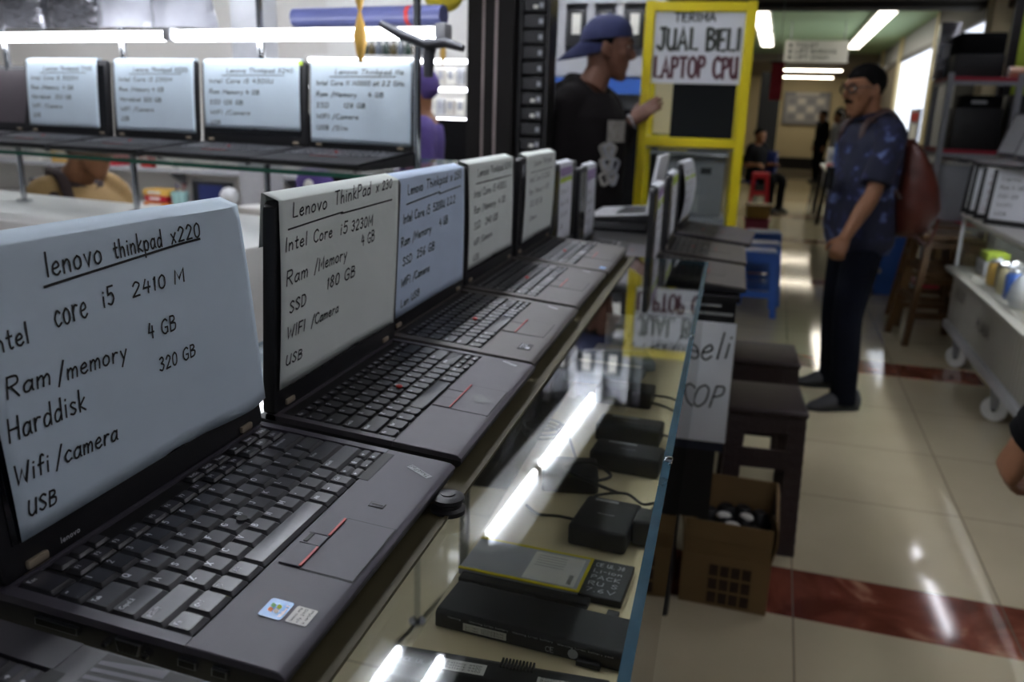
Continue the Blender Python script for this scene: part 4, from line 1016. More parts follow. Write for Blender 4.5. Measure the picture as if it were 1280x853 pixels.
q = MB(M_purple, M_labelwhite); q.loft([[(.10*s*math.cos(2*PI*i/14)*(1+.15*math.sin(i*2.3)), .05*s*math.sin(2*PI*i/14), z) for i in range(14)] for s, z in ((.6,0),(1,.03),(1,.12),(.7,.17),(.3,.2))]); q.build('bag', pb, smooth=50)
q = MB(M_labelwhite); q.ball((.02,-.05,.10),(.03,.012,.03),10,8); q.build('white_print', pb, smooth=50)
tbk = thing('bag_table', 'small white table holding the purple bag behind the left showcase', 'table', (-1.2,3.05,0), -.3)
q = MB(M_white); q.rbox((0,0,.93),(.9,.5,.04),.006); q.build('table_top', tbk, smooth=30)
for x in (-.4,.4):
    for y in (-.2,.2):
        q = MB(M_lgrey); q.cyl((x,y,0),(x,y,.91),.018,n=10); q.build('leg', tbk, smooth=40)
# lit glass shelves with bottles and phones at the back of the shop
ls = thing('display_shelf', 'brightly lit white shelving with bottles and small packs at the back, beside the dark pillar', 'shelf', cf(-1.62,4.5,0), YAWC)
q = MB(M_white); q.b2(-.75,.42,.17,.20,1.335,2.4); q.build('back_panel', ls)
for z in (1.36,1.53,1.685):
    q = MB(M_white); q.b2(-.75,.42,-.12,.17,z-.018,z); q.build('shelf_board', ls)
    q = MB(M_tube_show); q.cyl((-.72,-.11,z-.03),(.40,-.11,z-.03),.009,n=8); q.build('light_tube', ls)
q = MB(M_blackcloth); q.b2(-.75,.42,-.14,.20,0,1.335); q.build('base_cabinet', ls)
GBt = 'bottles on the lit back shelf'; GPk = 'small packs on the lit back shelf'
bm_ = [mat('dark_bottle_glass','#2a3a33',.2), mat('amber_bottle_glass','#4a4020',.2), mat('grey_bottle_glass','#596068',.2)]
def bottle_at(p, mt, label, group):
    t = thing('bottle', label, 'bottle', p, 0, group)
    q = MB(mt); q.lathe([(.018,0),(.021,.01),(.021,.055),(.009,.075),(.008,.092)],12); q.build('glass_body', t, smooth=50)
    q = MB(M_labelwhite); q.lathe([(.009,.09),(.009,.104),(.004,.106)],10); q.build('cap', t, smooth=50)
for k in range(9):
    bottle_at(cf(-1.99+k*.047,4.43,1.685), bm_[k%3], 'small dark bottle in the row of bottles on the lit back shelf', GBt)
def pack_at(p, mt, k):
    t = thing('phone_pack', 'small boxed pack in the rows on the lit back shelves right of the bottles', 'pack', p, YAWC, GPk)
    q = MB(mt); q.rbox((0,0,.045),(.05,.03,.09),.003); q.build('box', t)
    q = MB(M_grey); q.b2(-.015,.015,-.0165,-.0155,.03,.075); q.build('window', t)
for zi, z in enumerate((1.36,1.53)):
    for k in range(6):
        pack_at(cf(-1.56+k*.062,4.43,z), [M_labelwhite,M_lgrey,M_sticker_grey][(k+zi)%3], k)
pc = struct('pillar_9', MB(M_lgrey).b2(-.09,.09,-.09,.09,0,2.5), loc=cf(-2.42,3.95,0))
# ------------------------------------------------------------------ dark pillar and rack between the shops
pl = thing('pillar_frame', 'dark brown door frame pillar with two thin aluminium lines, behind the left showcase', 'frame', (-.455,2.98,0), YAWC)
q = MB(M_brownblack)
q.b2(-.155,-.095,-.09,.09,0,2.2); q.b2(-.085,-.045,-.09,.09,0,2.2); q.b2(-.035,.03,-.085,.09,0,2.2); q.build('jamb', pl)
for x in (-.090,-.040):
    q = MB(mat('dull_aluminium','#8b7f7c',.4,metal=.6)); q.b2(x-.0055,x+.0055,-.088,.08,0,2.2); q.build('aluminium_line', pl)
rk = thing('server_rack', 'tall black rack full of small black modules right of the dark pillar', 'rack', (-.385,3.0,0), YAWC)
q = MB(M_darkmetal)
q.b2(-.035,-.02,-.06,.08,0,2.0); q.b2(.065,.080,-.03,.08,0,2.0); q.b2(-.02,.065,.06,.08,0,2.0); q.build('rack_frame', rk)
rn = random.Random(3)
for k in range(19):
    z = .9+k*.057
    q = MB(M_black, M_grey, M_labelwhite); q.rbox((.022,.0,z+.026),(.085,.10,.048),.004,1)
    q.m(M_grey).b2(.042,.058,-.0515,-.0505,z+.016,z+.034)
    if rn.random() < .3: q.m(M_labelwhite).b2(.018,.036,-.0515,-.0505,z+.014,z+.026)
    q.build('module', rk, smooth=30)

# phone accessory wall behind the man in the cap
aw = thing('accessory_stand', 'grey accessory stand with hanging black and white packs behind the person in a cap', 'stand', (-.56,4.62,0), -.06)
q = MB(M_grey); q.b2(-.42,.55,.06,.09,.9,2.5); q.build('back_board', aw)
for k in range(6):
    x = -.36+k*.165
    q = MB(M_lgrey); q.b2(x-.022,x+.022,-.02,.06,1.58,2.5); q.build('upright', aw)
q = MB(M_lgrey); q.b2(-.42,.55,-.03,.06,1.60,1.70); q.build('lower_rail', aw)
q = MB(M_lgrey); q.b2(-.42,.55,-.03,.06,1.985,2.03); q.build('upper_rail', aw)
q = MB(M_blueplastic); q.b2(-.42,.55,-.06,.06,1.50,1.585); q.build('blue_band', aw)
q = MB(M_blackcloth); q.b2(-.42,.55,-.20,.06,0,1.42); q.build('dark_cabinet', aw)
GP = 'packs hanging on the accessory stand'
for k in range(5):
    x = -.278+k*.165
    for z, lb in ((1.75,'lower'),(2.08,'upper')):
        c, s = math.cos(-.06), math.sin(-.06)
        t = thing('accessory_pack', 'black accessory pack in the %s row of the grey stand, %s from left' % (lb, ('first','second','third','fourth','fifth')[k]), 'pack', (-.56+x*c+.03*s, 4.62+x*s-.03*c+.02, z), -.06, GP)
        q = MB(M_black); q.rbox((0,0,.10),(.105,.03,.20),.006); q.build('pack', t, smooth=30)
        q = MB(M_labelwhite); q.b2(-.02,.03,-.017,-.0155,.07,.18); q.build('card', t)
tr = thing('tape_roll', 'brown tape roll on the dark cabinet below the blue band', 'roll', (-.70,4.40,1.42), .2)
q = MB(mat('brown_tape','#6b4526',.4)); 
q.loft([[(r*math.cos(2*PI*i/20), y, .06+r*math.sin(2*PI*i/20)) for i in range(20)] for r, y in ((.06,-.02),(.06,.02),(.035,.02),(.035,-.02),(.06,-.02))], cap=False); q.build('roll', tr, smooth=40)

# ------------------------------------------------------------------ second counter behind the glass one
Z2 = .97
c2 = thing('display_counter', 'second lower counter behind the glass one, with a handwritten sheet on its near end', 'counter', (0,0,0), 0)
q = MB(M_glass_thin, M_glassedge); pane(q, -.30, .462, 1.70, 3.14, Z2-.012, Z2, 'z', M_darkmetal, M_darkmetal); q.build('counter_top', c2)
q = MB(M_darkmetal); q.b2(-.28,.44,1.74,3.11,.36,.955); q.build('cabinet', c2)
q = MB(M_chrome, M_darkmetal); q.m(M_darkmetal).b2(.05,.455,1.724,1.738,.585,.955); q.m(M_chrome).b2(.30,.45,1.7225,1.724,.918,.926); q.b2(.33,.42,1.7225,1.724,.940,.946); q.build('chrome_end_strip', c2)
q = MB(mat('navy_strip_paint','#141b33',.5)); q.b2(.1,.458,1.722,1.738,.560,.585); q.build('blue_end_strip', c2)
for x in (-.26,.42):
    for y in (2.6,3.08):
        q = MB(M_darkmetal); q.b2(x-.02,x+.02,y-.02,y+.02,0,.36); q.build('leg', c2)
es = thing('paper_sheet', 'white sheet lettered jual beli laptop on the near end of the second counter', 'paper', (.30,1.716,.59), .0)
q = MB(M_paper); q.rbox((0,-.002,.155),(.322,.003,.315),.001,1); q.build('sheet', es)
for row in ((('jual',(-.14,.21),(.01,.21),.060),('beli',(.040,.208),(.148,.224),.066)),(('LAPT',(-.145,.075),(.055,.085),.062),('OP',(.068,.088),(.140,.094),.056))):
    q = MB(M_ink)
    for tx, p0, p1, cap in row: write(q, tx, p0, p1, cap, .0022, lambda u, v: Vector((u,-.0042,v)), slant=.35)
    q.build('handwriting', es)
if True:
    t = thing('black_carton', 'black carton on the floor under the near end of the second counter', 'box', (.215,1.98,0), 0)
    q = MB(M_black); q.rbox((0,0,.17),(.28,.34,.34),.006); q.build('body', t, smooth=30)
    q = MB(M_labelwhite); q.b2(.06,.13,-.1715,-.170,.20,.235); q.b2(.06,.13,-.1715,-.170,.28,.30); q.build('side_label', t)
G2 = 'laptops on the second counter'
def closed(label, X, Y, z, wd, dp, dev=0, mt=None):
    t = thing('closed_laptop', label, 'laptop', (X,Y,z), dev)
    q = MB(mt or M_black); q.rbox((0,0,.012),(dp,wd,.018),.004); q.build('base', t, smooth=30)
    q = MB(mt or M_black); q.rbox((0,0,.0255),(dp,wd,.008),.003); q.build('lid', t, smooth=30)
closed('closed black laptop under the narrow papered laptop right behind the near counter', .10, 1.835, Z2, .31, .24)
L6 = put(make_laptop('black laptop standing on a closed one just behind the near glass counter', G2, .30, .22, M_dark_deck, 'island', .225, math.radians(0)), -.01, 1.68, Z2+.0295, .0)
L7 = put(make_laptop('black laptop with a narrow sheet in the middle of the second counter, pale palm rest', G2, .31, .21, M_dark_deck, 'island', .232, math.radians(0)), .0, 1.99, Z2, 0)
L8 = put(make_laptop('grey brown laptop nearest on the aisle side of the second counter', G2, .34, .245, M_grey_deck, 'island', .205, math.radians(0), lidmat=M_black), .232, 1.735, Z2, 0)
L9 = put(make_laptop('grey brown laptop second on the aisle side of the second counter', G2, .34, .24, M_grey_deck, 'island', .212, math.radians(0), lidmat=M_black), .242, 2.12, Z2, 0)
L10 = put(make_laptop('dark laptop furthest back on the aisle side of the second counter, wavy sheet', G2, .36, .255, M_dark_deck, 'island', .225, math.radians(0), lidmat=M_black), .245, 2.55, Z2, -.07)
GS2 = 'sheets on the second counter'
def stripes(cols):
    def ex(o, fr):
        for mt, v0, v1, u0, u1 in cols:
            q = MB(mt); q.add([fr(u0,v0)+Vector((0,-.0006,0)),fr(u1,v0)+Vector((0,-.0006,0)),fr(u1,v1)+Vector((0,-.0006,0)),fr(u0,v1)+Vector((0,-.0006,0))],[(0,1,2,3)]); q.build('marker_band', o)
    return ex
def small_lines(a, b): return [('Lenovo',(a+.02,.190),(b-.03,.190),.012),('Core i5',(a+.02,.150),(b-.06,.150),.011),('Ram 4 GB',(a+.02,.120),(b-.05,.120),.011),('SSD 128',(a+.02,.09),(b-.06,.09),.011),('USB',(a+.02,.06),(a+.06,.06),.011)]
sheet(L6, 'narrow lilac tinted sheet on the laptop right behind the near counter', M_paper, .06, .235, .20, 0, lines=small_lines(.06,.235), group=GS2, extra=stripes([(M_highlight,.178,.190,.065,.225),(M_lilac,.195,.215,.065,.225)]))
sheet(L7, 'narrow lilac tinted sheet on the laptop in the middle of the second counter', M_paper, .115, .275, .215, 0, lines=small_lines(.115,.275), group=GS2, extra=stripes([(M_lilac,.19,.22,.12,.27)]))
sheet(L8, 'pink and green marked sheet on the nearest aisle side laptop of the second counter', M_paper, .07, .255, .19, 0, lines=small_lines(.07,.255), group=GS2, extra=stripes([(M_lilac,.175,.195,.075,.25),(M_highlight,.15,.17,.075,.25)]))
sheet(L9, 'green marked sheet on the second aisle side laptop of the second counter', M_paper, .06, .30, .19, 0, lines=small_lines(.06,.30), group=GS2, extra=stripes([(M_highlight,.18,.205,.065,.29)]))
sheet(L10, 'wavy white sheet on the furthest aisle side laptop of the second counter', M_paper, .03, .33, .20, 0, bulge=.012, lines=small_lines(.03,.33), group=GS2, extra=stripes([(M_highlight,.17,.18,.035,.32)]))
closed('closed black laptop under the silver one at the far left of the second counter', -.01, 2.95, Z2, .36, .27, .02)
LS = make_laptop('silver open laptop facing away to the shop side, far left of the second counter', G2, .33, .225, M_silver, 'island', .21, math.radians(8), lidmat=M_silver)
put(LS, .135, 3.12, Z2+.0295, PI-.03)

# ------------------------------------------------------------------ yellow framed cabinets
def yellow_cabinet(label, X, Y, ang, wd, dp, H, mid, sign):
    t = thing('yellow_cabinet', label, 'cabinet', (X,Y,0), ang)
    B = .042
    for x in (B/2, wd-B/2):
        for y in (B/2, dp-B/2):
            q = MB(M_yellow); q.rbox((x,y,H/2),(B,B,H),.003,1); q.build('post', t)
    for z in (H-B/2-.004, mid):
        q = MB(M_yellow); q.rbox((wd/2,B/2,z),(wd-2*B+.004,B*.9,B),.003,1); q.build('front_bar', t)
        q = MB(M_yellow); q.rbox((wd/2,dp-B/2,z),(wd-2*B+.004,B*.9,B),.003,1); q.build('back_bar', t)
        for x in (B/2, wd-B/2):
            q = MB(M_yellow); q.rbox((x,dp/2,z),(B*.9,dp-2*B+.004,B),.003,1); q.build('side_bar', t)
    q = MB(M_glass_thin, M_glassedge); pane(q, B, wd-B, B*.45, B*.45+.004, mid+B/2, H-B, 'y', M_glass_thin, M_glassedge); q.build('upper_glass', t)
    q = MB(M_glass_thin, M_glassedge); pane(q, B, wd-B, B*.45, B*.45+.004, .10, mid-B/2, 'y', M_glass_thin, M_glassedge); q.build('lower_glass', t)
    q = MB(M_lgrey); q.b2(B,wd-B,.02,dp-.02,mid-.03,mid-.018); q.build('shelf', t)
    q = MB(M_lgrey); q.b2(B,wd-B,.02,dp-.02,.08,.10); q.build('floor_board', t)
    q = MB(M_wallcream); q.b2(B,B+.13,dp-.03,dp-.024,mid+.03,H-B); q.build('back_board', t)
    return t
YX, YY, YA = -.022, 3.66, .035
yc = yellow_cabinet('yellow framed glass cabinet carrying the painted sign', YX, YY, YA, .482, .44, 1.885, 1.275, True)
def yc_pt(x, y, z): c, s = math.cos(YA), math.sin(YA); return (YX+x*c-y*s, YY+x*s+y*c, z)
sg = thing('sign', 'white hand painted sign lettered terima jual beli laptop cpu on the yellow cabinet', 'sign', yc_pt(.044,.012,1.535), YA)
q = MB(M_paper); q.rbox((.196,.002,.155),(.392,.003,.312),.001,1); q.build('board', sg)
M_paintgrey = mat('grey_green_sign_paint','#3c3f38',.6); M_paintmaroon = mat('maroon_sign_paint','#573038',.6); 
for tx, mt, x0, x1, z, cap, hw in (('TERIMA',M_ink,.085,.265,.262,.036,.0036),('JUAL',M_paintgrey,.015,.195,.142,.088,.0078),('BELI',M_paintgrey,.232,.378,.142,.088,.0078),('LAPTOP',M_paintmaroon,.010,.235,.024,.084,.0075),('CPU',M_paintmaroon,.272,.378,.024,.086,.0075)):
    q = MB(mt); write(q, tx, (x0,z), (x1,z+.004), cap, hw, lambda u, v: Vector((u,-.0012,v)), slant=.02, jit=.3); q.build('lettering', sg)
bm2 = thing('monitor', 'black monitor standing inside the upper part of the yellow cabinet', 'monitor', yc_pt(.285,.10,1.257), YA)
q = MB(M_blackcloth); q.rbox((0,0,.145),(.285,.03,.275),.008); q.rbox((0,.03,.006),(.16,.14,.012),.004); q.cyl((0,.03,.0),(0,.03,.1),.02); q.build('case', bm2, smooth=30)
q = MB(M_blackcloth); q.b2(-.13,.13,-.0165,-.0152,.02,.27); q.build('screen', bm2)
gb = thing('computer_case', 'grey computer case standing in the lower part of the yellow cabinet', 'computer', yc_pt(.25,.24,.93), YA)
q = MB(M_grey); q.rbox((0,0,.14),(.32,.26,.28),.01); q.build('case', gb, smooth=30)
q = MB(M_lgrey); q.b2(-.12,.05,-.132,-.130,.02,.10); q.m(M_black).b2(.05,.10,-.132,-.130,.20,.23); q.build('front_panel', gb)
gs = thing('case_stand', 'grey block shelf under the computer case in the yellow cabinet', 'block', yc_pt(.25,.24,.10), YA)
q = MB(M_grey); q.rbox((0,0,.414),(.36,.30,.826),.006); q.build('body', gs, smooth=30)
q = MB(M_lgrey); q.b2(-.16,.16,-.152,-.15,.70,.80); q.build('trim_line', gs)
lt = thing('highlight_strip', 'bright strip imitating slim highlights under the shelf of the yellow cabinet', 'highlight strip', yc_pt(.24,.06,1.225), YA)  # no lamp: added strip that stands in for reflected highlights
q = MB(M_lgrey); q.rbox((0,0,.0),(.36,.03,.02),.004); q.build('housing', lt); q = MB(M_chrome); q.cyl((-.17,-.01,-.006),(.17,-.01,-.006),.006,n=10); q.build('tube', lt)  # pale bar and chrome rod imitate the bright reflections, nothing glows
yellow_cabinet('second yellow framed cabinet further back, partly hidden by the person in a cap', -.32, 4.95, YA, .46, .42, 1.86, 1.2, False)
rbz = thing('red_banner', 'narrow red banner hanging beyond the yellow cabinet', 'banner', (.78,8.9,1.58), 0)
q = MB(mat('red_cloth','#a8202c',.7)); q.loft([[(-.06,-.006+.008*math.sin(z*9),z),(.06,-.006+.008*math.sin(z*9+1),z),(.06,.004+.008*math.sin(z*9+1),z),(-.06,.004+.008*math.sin(z*9),z)] for z in [k*.045 for k in range(9)]]); q.build('cloth', rbz, smooth=40)
q = MB(M_lgrey); q.cyl((0,0,.36),(0,0,.94),.003,n=6); q.build('cord', rbz)
q = MB(M_darkmetal); q.cyl((-.08,0,.365),(.08,0,.365),.008,n=8); q.build('rod', rbz, smooth=40)
dk = struct('pillar_8', MB(M_darkmetal).b2(-.19,.19,-.2,.2,0,2.28), loc=(1.03,17.6,0))
# ------------------------------------------------------------------ stools and box beside the counter
def rattan_stool(label, X, Y, rz, H=.50, sx=.25, sy=.30):
    t = thing('plastic_stool', label, 'stool', (X,Y,0), rz, 'brown rattan stools')
    q = MB(M_rattan); q.rbox((0,0,H-.012),(sx,sy,.024),.010,3); q.build('seat', t, smooth=40)
    q = MB(M_rattan)            # woven skirt: wavy lower edge
    n = 15
    for sgn in (-1,1):
        for ax in (0,1):
            Ln = (sx if ax == 0 else sy)-.012; o = (sy if ax == 0 else sx)/2-.008
            up, lo = [], []
            for i in range(n*4+1):
                k = -Ln/2+Ln*i/(n*4); zz = H-.085+.006*abs(math.sin(i*PI/4))
                up.append((k,H-.02)); lo.append((k,zz))
            for w0, w1 in ((0,.006),):
                A = [((k,sgn*o,z) if ax == 0 else (sgn*o,k,z)) for k, z in up+lo[::-1]]
                B = [((k,sgn*(o-.006),z) if ax == 0 else (sgn*(o-.006),k,z)) for k, z in up+lo[::-1]]
                m = len(up)
                vs = [(p) for p in A+B]; N = len(A); fs = []
                for i in range(m-1):
                    fs.append((i,i+1,N-2-i,N-1-i)); fs.append((N+i+1,N+i,N+N-1-i,N+N-2-i))
                for i in range(N): fs.append((i,(i+1)%N,N+(i+1)%N,N+i))
                q.add(vs, fs)
    q.build('skirt', t, smooth=40, fix=True)
    for a in (-1,1):
        for b in (-1,1):
            q = MB(M_rattan); x, y = a*(sx/2-.006), b*(sy/2-.006); w_ = .055
            L_ = lambda z, k: [(x+a*k,y+b*k,z),(x-a*w_+a*k,y+b*k,z),(x-a*w_+a*k,y-b*.012+b*k,z),(x-a*.012+a*k,y-b*.012+b*k,z),(x-a*.012+a*k,y-b*w_+b*k,z),(x+a*k,y-b*w_+b*k,z)]
            rings = []
            for i in range(25):
                z = (H-.03)*(1-i/24); rings.append(L_(z, .012*i/24+.0012*(i%2)))
            q.loft(rings); q.build('leg', t, fix=True)
    for b in (-1,1): q = MB(M_rattan); q.b2(-sx/2+.04,sx/2-.04,b*(sy/2-.004)-.005,b*(sy/2-.004)+.005,H-.20,H-.135); q.build('cross_panel', t)
    for a in (-1,1): q = MB(M_rattan); q.b2(a*(sx/2-.004)-.005,a*(sx/2-.004)+.005,-sy/2+.04,sy/2-.04,H-.20,H-.135); q.build('cross_panel', t)
rattan_stool('brown rattan plastic stool nearest the viewer, directly behind the cardboard box', .595, 2.43, .03)
rattan_stool('brown rattan plastic stool further back, behind the first rattan stool', .612, 3.0, .02)
def plastic_stool(label, X, Y, rz, mt, H=.47, s=.27, group='blue plastic stools'):
    t = thing('plastic_stool', label, 'stool', (X,Y,0), rz, group)
    q = MB(mt); q.rbox((0,0,H-.012),(s,s,.024),.010,3); q.build('seat', t, smooth=40)
    for a in (-1,1):
        for b in (-1,1):
            q = MB(mt); rings = []
            for z, k in ((H-.015,0),(H-.12,.008),(0,.035)):
                x, y = a*(s/2-.004+k), b*(s/2-.004+k); w_ = .055-.012*(1-z/H)
                rings.append([(x,y,z),(x-a*w_,y,z),(x-a*w_,y-b*.007,z),(x-a*.007,y-b*.007,z),(x-a*.007,y-b*w_,z),(x,y-b*w_,z)])
            q.loft(rings); q.build('leg', t, fix=True)
    for b in (-1,1):
        q = MB(mt); q.b2(-s/2+.01,s/2-.01,b*(s/2-.002)-.004,b*(s/2-.002)+.004,H-.075,H-.01); q.build('apron', t)
        q = MB(mt); q.b2(-s/2+.02,s/2-.02,b*(s/2+.012)-.004,b*(s/2+.012)+.004,H-.33,H-.28); q.build('rail', t)
        q = MB(mt); q.b2(b*(s/2-.002)-.004,b*(s/2-.002)+.004,-s/2+.01,s/2-.01,H-.075,H-.01); q.build('apron', t)
        q = MB(mt); q.b2(b*(s/2+.012)-.004,b*(s/2+.012)+.004,-s/2+.02,s/2-.02,H-.33,H-.28); q.build('rail', t)
plastic_stool('blue plastic stool nearest of the blue row beyond the second counter', .66, 5.99, 0, M_blueplastic)
plastic_stool('blue plastic stool in the middle of the blue row', .70, 6.40, .04, M_blueplastic)
plastic_stool('blue plastic stool furthest of the blue row', .735, 7.02, .03, M_blueplastic, .48)
plastic_stool('red plastic stool far off in front of the dark blue seat', .86, 12.9, 0, M_redplastic, .62, .24, None)
for k, (z, mt, lb) in enumerate([(0,M_pink,'pink plastic tub at the bottom of the coloured pile beyond the blue stools'),(.22,M_sand,'yellow plastic tub second from bottom in the coloured pile'),(.35,M_pink,'pink plastic tub second from top of the coloured pile'),(.48,M_sand,'yellow plastic tub on top of the coloured pile beyond the blue stools')]):
    t = thing('plastic_tub', lb, 'tub', (.70,8.05,z), 0, 'pile of coloured tubs')
    hh = .22 if z == 0 else .125
    q = MB(mt); q.prism([(-.10,0),(.10,0),(.115,hh),(-.115,hh)], -.12, .12, 'y', .01); q.build('tub', t, smooth=40)
    q = MB(mt); q.rbox((0,0,hh-.008),(.25,.26,.012),.004); q.build('rim', t, smooth=40)

bx = thing('cardboard_box', 'open brown cardboard box on the floor between the glass counter and the aisle', 'box', (.512,2.045,0), -.06)
W_, D_, H_ = .25, .28, .165
q = MB(M_card)
T = .004
q.b2(-W_/2,W_/2,-D_/2,D_/2,.001,.005)
q.b2(-W_/2,W_/2,-D_/2,-D_/2+T,.004,H_); q.b2(-W_/2,W_/2,D_/2-T,D_/2,.004,H_); q.b2(-W_/2,-W_/2+T,-D_/2+T,D_/2-T,.004,H_); q.b2(W_/2-T,W_/2,-D_/2+T,D_/2-T,.004,H_)
q.build('walls', bx)
def flap(nm, poly, d, axis):
    q = MB(M_card); 
    rings = []
    for a, b in poly:       # (offset outward, height)
        if axis == 'y-': rings.append([(-W_/2+.003,-D_/2-a,b),(W_/2-.003,-D_/2-a,b),(W_/2-.003,-D_/2-a+T,b),(-W_/2+.003,-D_/2-a+T,b)])
        if axis == 'y+': rings.append([(-W_/2+.003,D_/2+a-T,b),(W_/2-.003,D_/2+a-T,b),(W_/2-.003,D_/2+a,b),(-W_/2+.003,D_/2+a,b)])
        if axis == 'x+': rings.append([(W_/2+a-T,-D_/2+.003,b),(W_/2+a,-D_/2+.003,b),(W_/2+a,D_/2-.003,b),(W_/2+a-T,D_/2-.003,b)])
        if axis == 'x-': rings.append([(-W_/2-a,-D_/2+.003,b),(-W_/2-a+T,-D_/2+.003,b),(-W_/2-a+T,D_/2-.003,b),(-W_/2-a,D_/2-.003,b)])
    q.loft(rings); q.build('flap', bx, fix=True)
flap('f', [(0,H_),(.010,H_+.05),(.012,H_+.11)], 0, 'y-'); flap('b', [(0,H_),(.004,H_+.06),(.010,H_+.13)], 0, 'y+')
flap('r', [(0,H_),(.012,H_+.06),(.010,H_+.10),(.002,H_+.135)], 0, 'x+'); flap('l', [(0,H_),(.004,H_+.07),(.012,H_+.12)], 0, 'x-')
q = MB(M_cardprint)
for k in range(4):
    for m_ in range(3): q.b2(-.045+k*.031,-.045+k*.031+.026,-D_/2-.0008,-D_/2-.0001,.012+m_*.044,.012+m_*.044+.036)
q.build('printed_block', bx)
GE = 'black headset pieces in the cardboard box'
rn = random.Random(11)
for k, (x, y, wcap) in enumerate([(-.07,.06,0),(-.02,.03,1),(.04,.045,1),(.01,-.03,1),(-.06,-.04,0),(.07,-.03,0),(.08,.09,0),(-.02,.10,0),(.03,.11,0)]):
    c, s = math.cos(-.06), math.sin(-.06)
    t = thing('headset_piece', ('black round headset piece with a white cap in the cardboard box' if wcap else 'plain black round headset piece in the cardboard box'), 'headset', (.512+x*c-y*s,2.045+x*s+y*c,.006), rn.random()*6, GE+(' with white caps' if wcap else ''))
    q = MB(M_black); q.lathe([(.03,0),(.036,.03),(.036,.17),(.028,.20),(.02,.21)],16); q.build('cup', t, smooth=40)
    if wcap: q = MB(M_labelwhite); q.ball((.004,0,.208),(.024,.019,.010),14,8); q.build('cap', t, smooth=60)

# ------------------------------------------------------------------ trolley showcase on the right (corridor frame)
def cg(u, v, z=0): return cf(u, v, z)
TU, TV0, TV1 = 1.54, 2.7, 5.40
M_trolley = mat('aged_grey_laminate', '#98958c', .5, var=.08, scale=5)
tr_ = thing('trolley_showcase', 'white wheeled trolley showcase with a lit glass upper part on the right', 'showcase', cg(TU,TV0,0), YAWC)
TL = TV1-TV0; TD = .60
q = MB(M_trolley)
q.b2(.02,TD,.02,TL-.02,.19,.53)
for k in range(int(TL/.06)): q.rbox((.018,.05+k*.06,.365),(.010,.050,.31),.003,1)
q.build('body', tr_)
q = MB(M_lgrey); q.rbox((TD/2,TL/2,.185),(TD+.02,TL,.05),.006); q.build('base_frame', tr_, smooth=30)
q = MB(M_trolley); q.rbox((TD/2-.02,TL/2,.535),(TD+.06,TL+.02,.024),.005); q.build('ledge', tr_, smooth=30)
q = MB(M_white); q.rbox((TD/2,TL/2,.872),(TD+.02,TL+.01,.024),.005); q.build('top_board', tr_, smooth=30)
q = MB(M_lgrey)
for y in (.012,TL-.012):
    for x in (.012,TD-.012): q.b2(x-.010,x+.010,y-.010,y+.010,.545,.862)
q.build('corner_posts', tr_)
q = MB(M_glass_thin, M_glassedge); pane(q, .008,.012,.02,TL-.02,.547,.86,'x',M_glass_thin,M_glassedge); q.build('front_glass', tr_)
q = MB(M_glass_thin, M_glassedge); pane(q, .02,TD-.02,TL-.014,TL-.010,.547,.86,'y',M_glass_thin,M_glassedge); q.build('end_glass', tr_)
q = MB(M_white); q.b2(TD-.03,TD-.01,.02,TL-.02,.547,.86); q.build('back_panel', tr_)
q = MB(M_tube_trolley); q.cyl((.16,.15,.846),(.16,TL-.30,.846),.011,n=10); q.build('light_tube', tr_)
q = MB(M_white); q.b2(.055,.062,.02,TL-.02,.815,.862); q.build('lamp_shade', tr_)
for txt, y0, y1, z in (('IILLUI',TL-.38,TL-.14,.38),('HLAIIA',TL-1.05,TL-.75,.33)):
    q = MB(M_darkmetal); w_, st = strokes(txt)
    for pl in st: ribbon(q, [(y1-a*(y1-y0)/w_, z+b*.06) for a, b in pl], .005, lambda u, v: Vector((.0115,u,v)))
    q.build('faded_lettering', tr_)
for y, tw in ((TL-.38,.9),(TL-1.35,1.1),(.4,.7)):
    for x in (.022, TD-.08):
        q = MB(M_wheel, M_darkmetal)
        ring = [[(sx_, r*math.cos(2*PI*i/20), r*math.sin(2*PI*i/20)) for i in range(20)] for r, sx_ in ((.035,-.012),(.058,-.014),(.062,-.008),(.062,.008),(.058,.014),(.035,.012))]
        q.loft(ring); q.m(M_darkmetal).cyl((-.018,0,0),(.018,0,0),.012,n=10); w0 = q.build('wheel', tr_, smooth=40); w0.location = (x,y,.062); w0.rotation_euler.z = tw
        q = MB(M_steel)
        for fx in (-.02,.016): q.prism([(-.014,0),(.014,0),(.03,.105),(-.03,.105)], fx, fx+.004, 'x')
        q.build('fork', w0)
GT = 'goods inside the lit trolley showcase'
def tgood(name, label, cat, u, v, prof, mt, lid=None):
    t = thing(name, label, cat, cg(TU+u,TV0+v,.547), YAWC, GT)
    q = MB(mt); q.lathe(prof, 18); q.build('body', t, smooth=45)
    if lid: q = MB(lid); h = prof[-1][1]; r = prof[-1][0]; q.lathe([(r*1.05,h),(r*1.05,h+.012),(r*.3,h+.02),(.008,h+.03)],16); q.build('lid', t, smooth=45)
    return t
gr_ = thing('green_box', 'lime green packet at the far end of the trolley showcase', 'packet', cg(TU+.16,TV0+TL-.24,.547), YAWC, GT)
q = MB(M_lime); q.rbox((0,0,.11),(.12,.18,.05),.006); q.m(M_lgrey).rbox((0,0,.042),(.14,.2,.084),.004); q.build('packet', gr_, smooth=30)
tgood('steel_pot', 'steel lidded pot in the trolley showcase', 'pot', .16, TL-.75, [(.08,0),(.095,.02),(.095,.12),(.09,.13)], M_steel, M_chrome)
tgood('jar', 'tan labelled jar in front in the trolley showcase', 'jar', .10, TL-.62, [(.045,0),(.05,.01),(.05,.11),(.04,.125)], M_sand, M_steel)
tgood('jar', 'second tan jar nearer along the trolley showcase', 'jar', .10, TL-.86, [(.048,0),(.052,.01),(.052,.12),(.042,.135)], M_wallcream, M_steel)
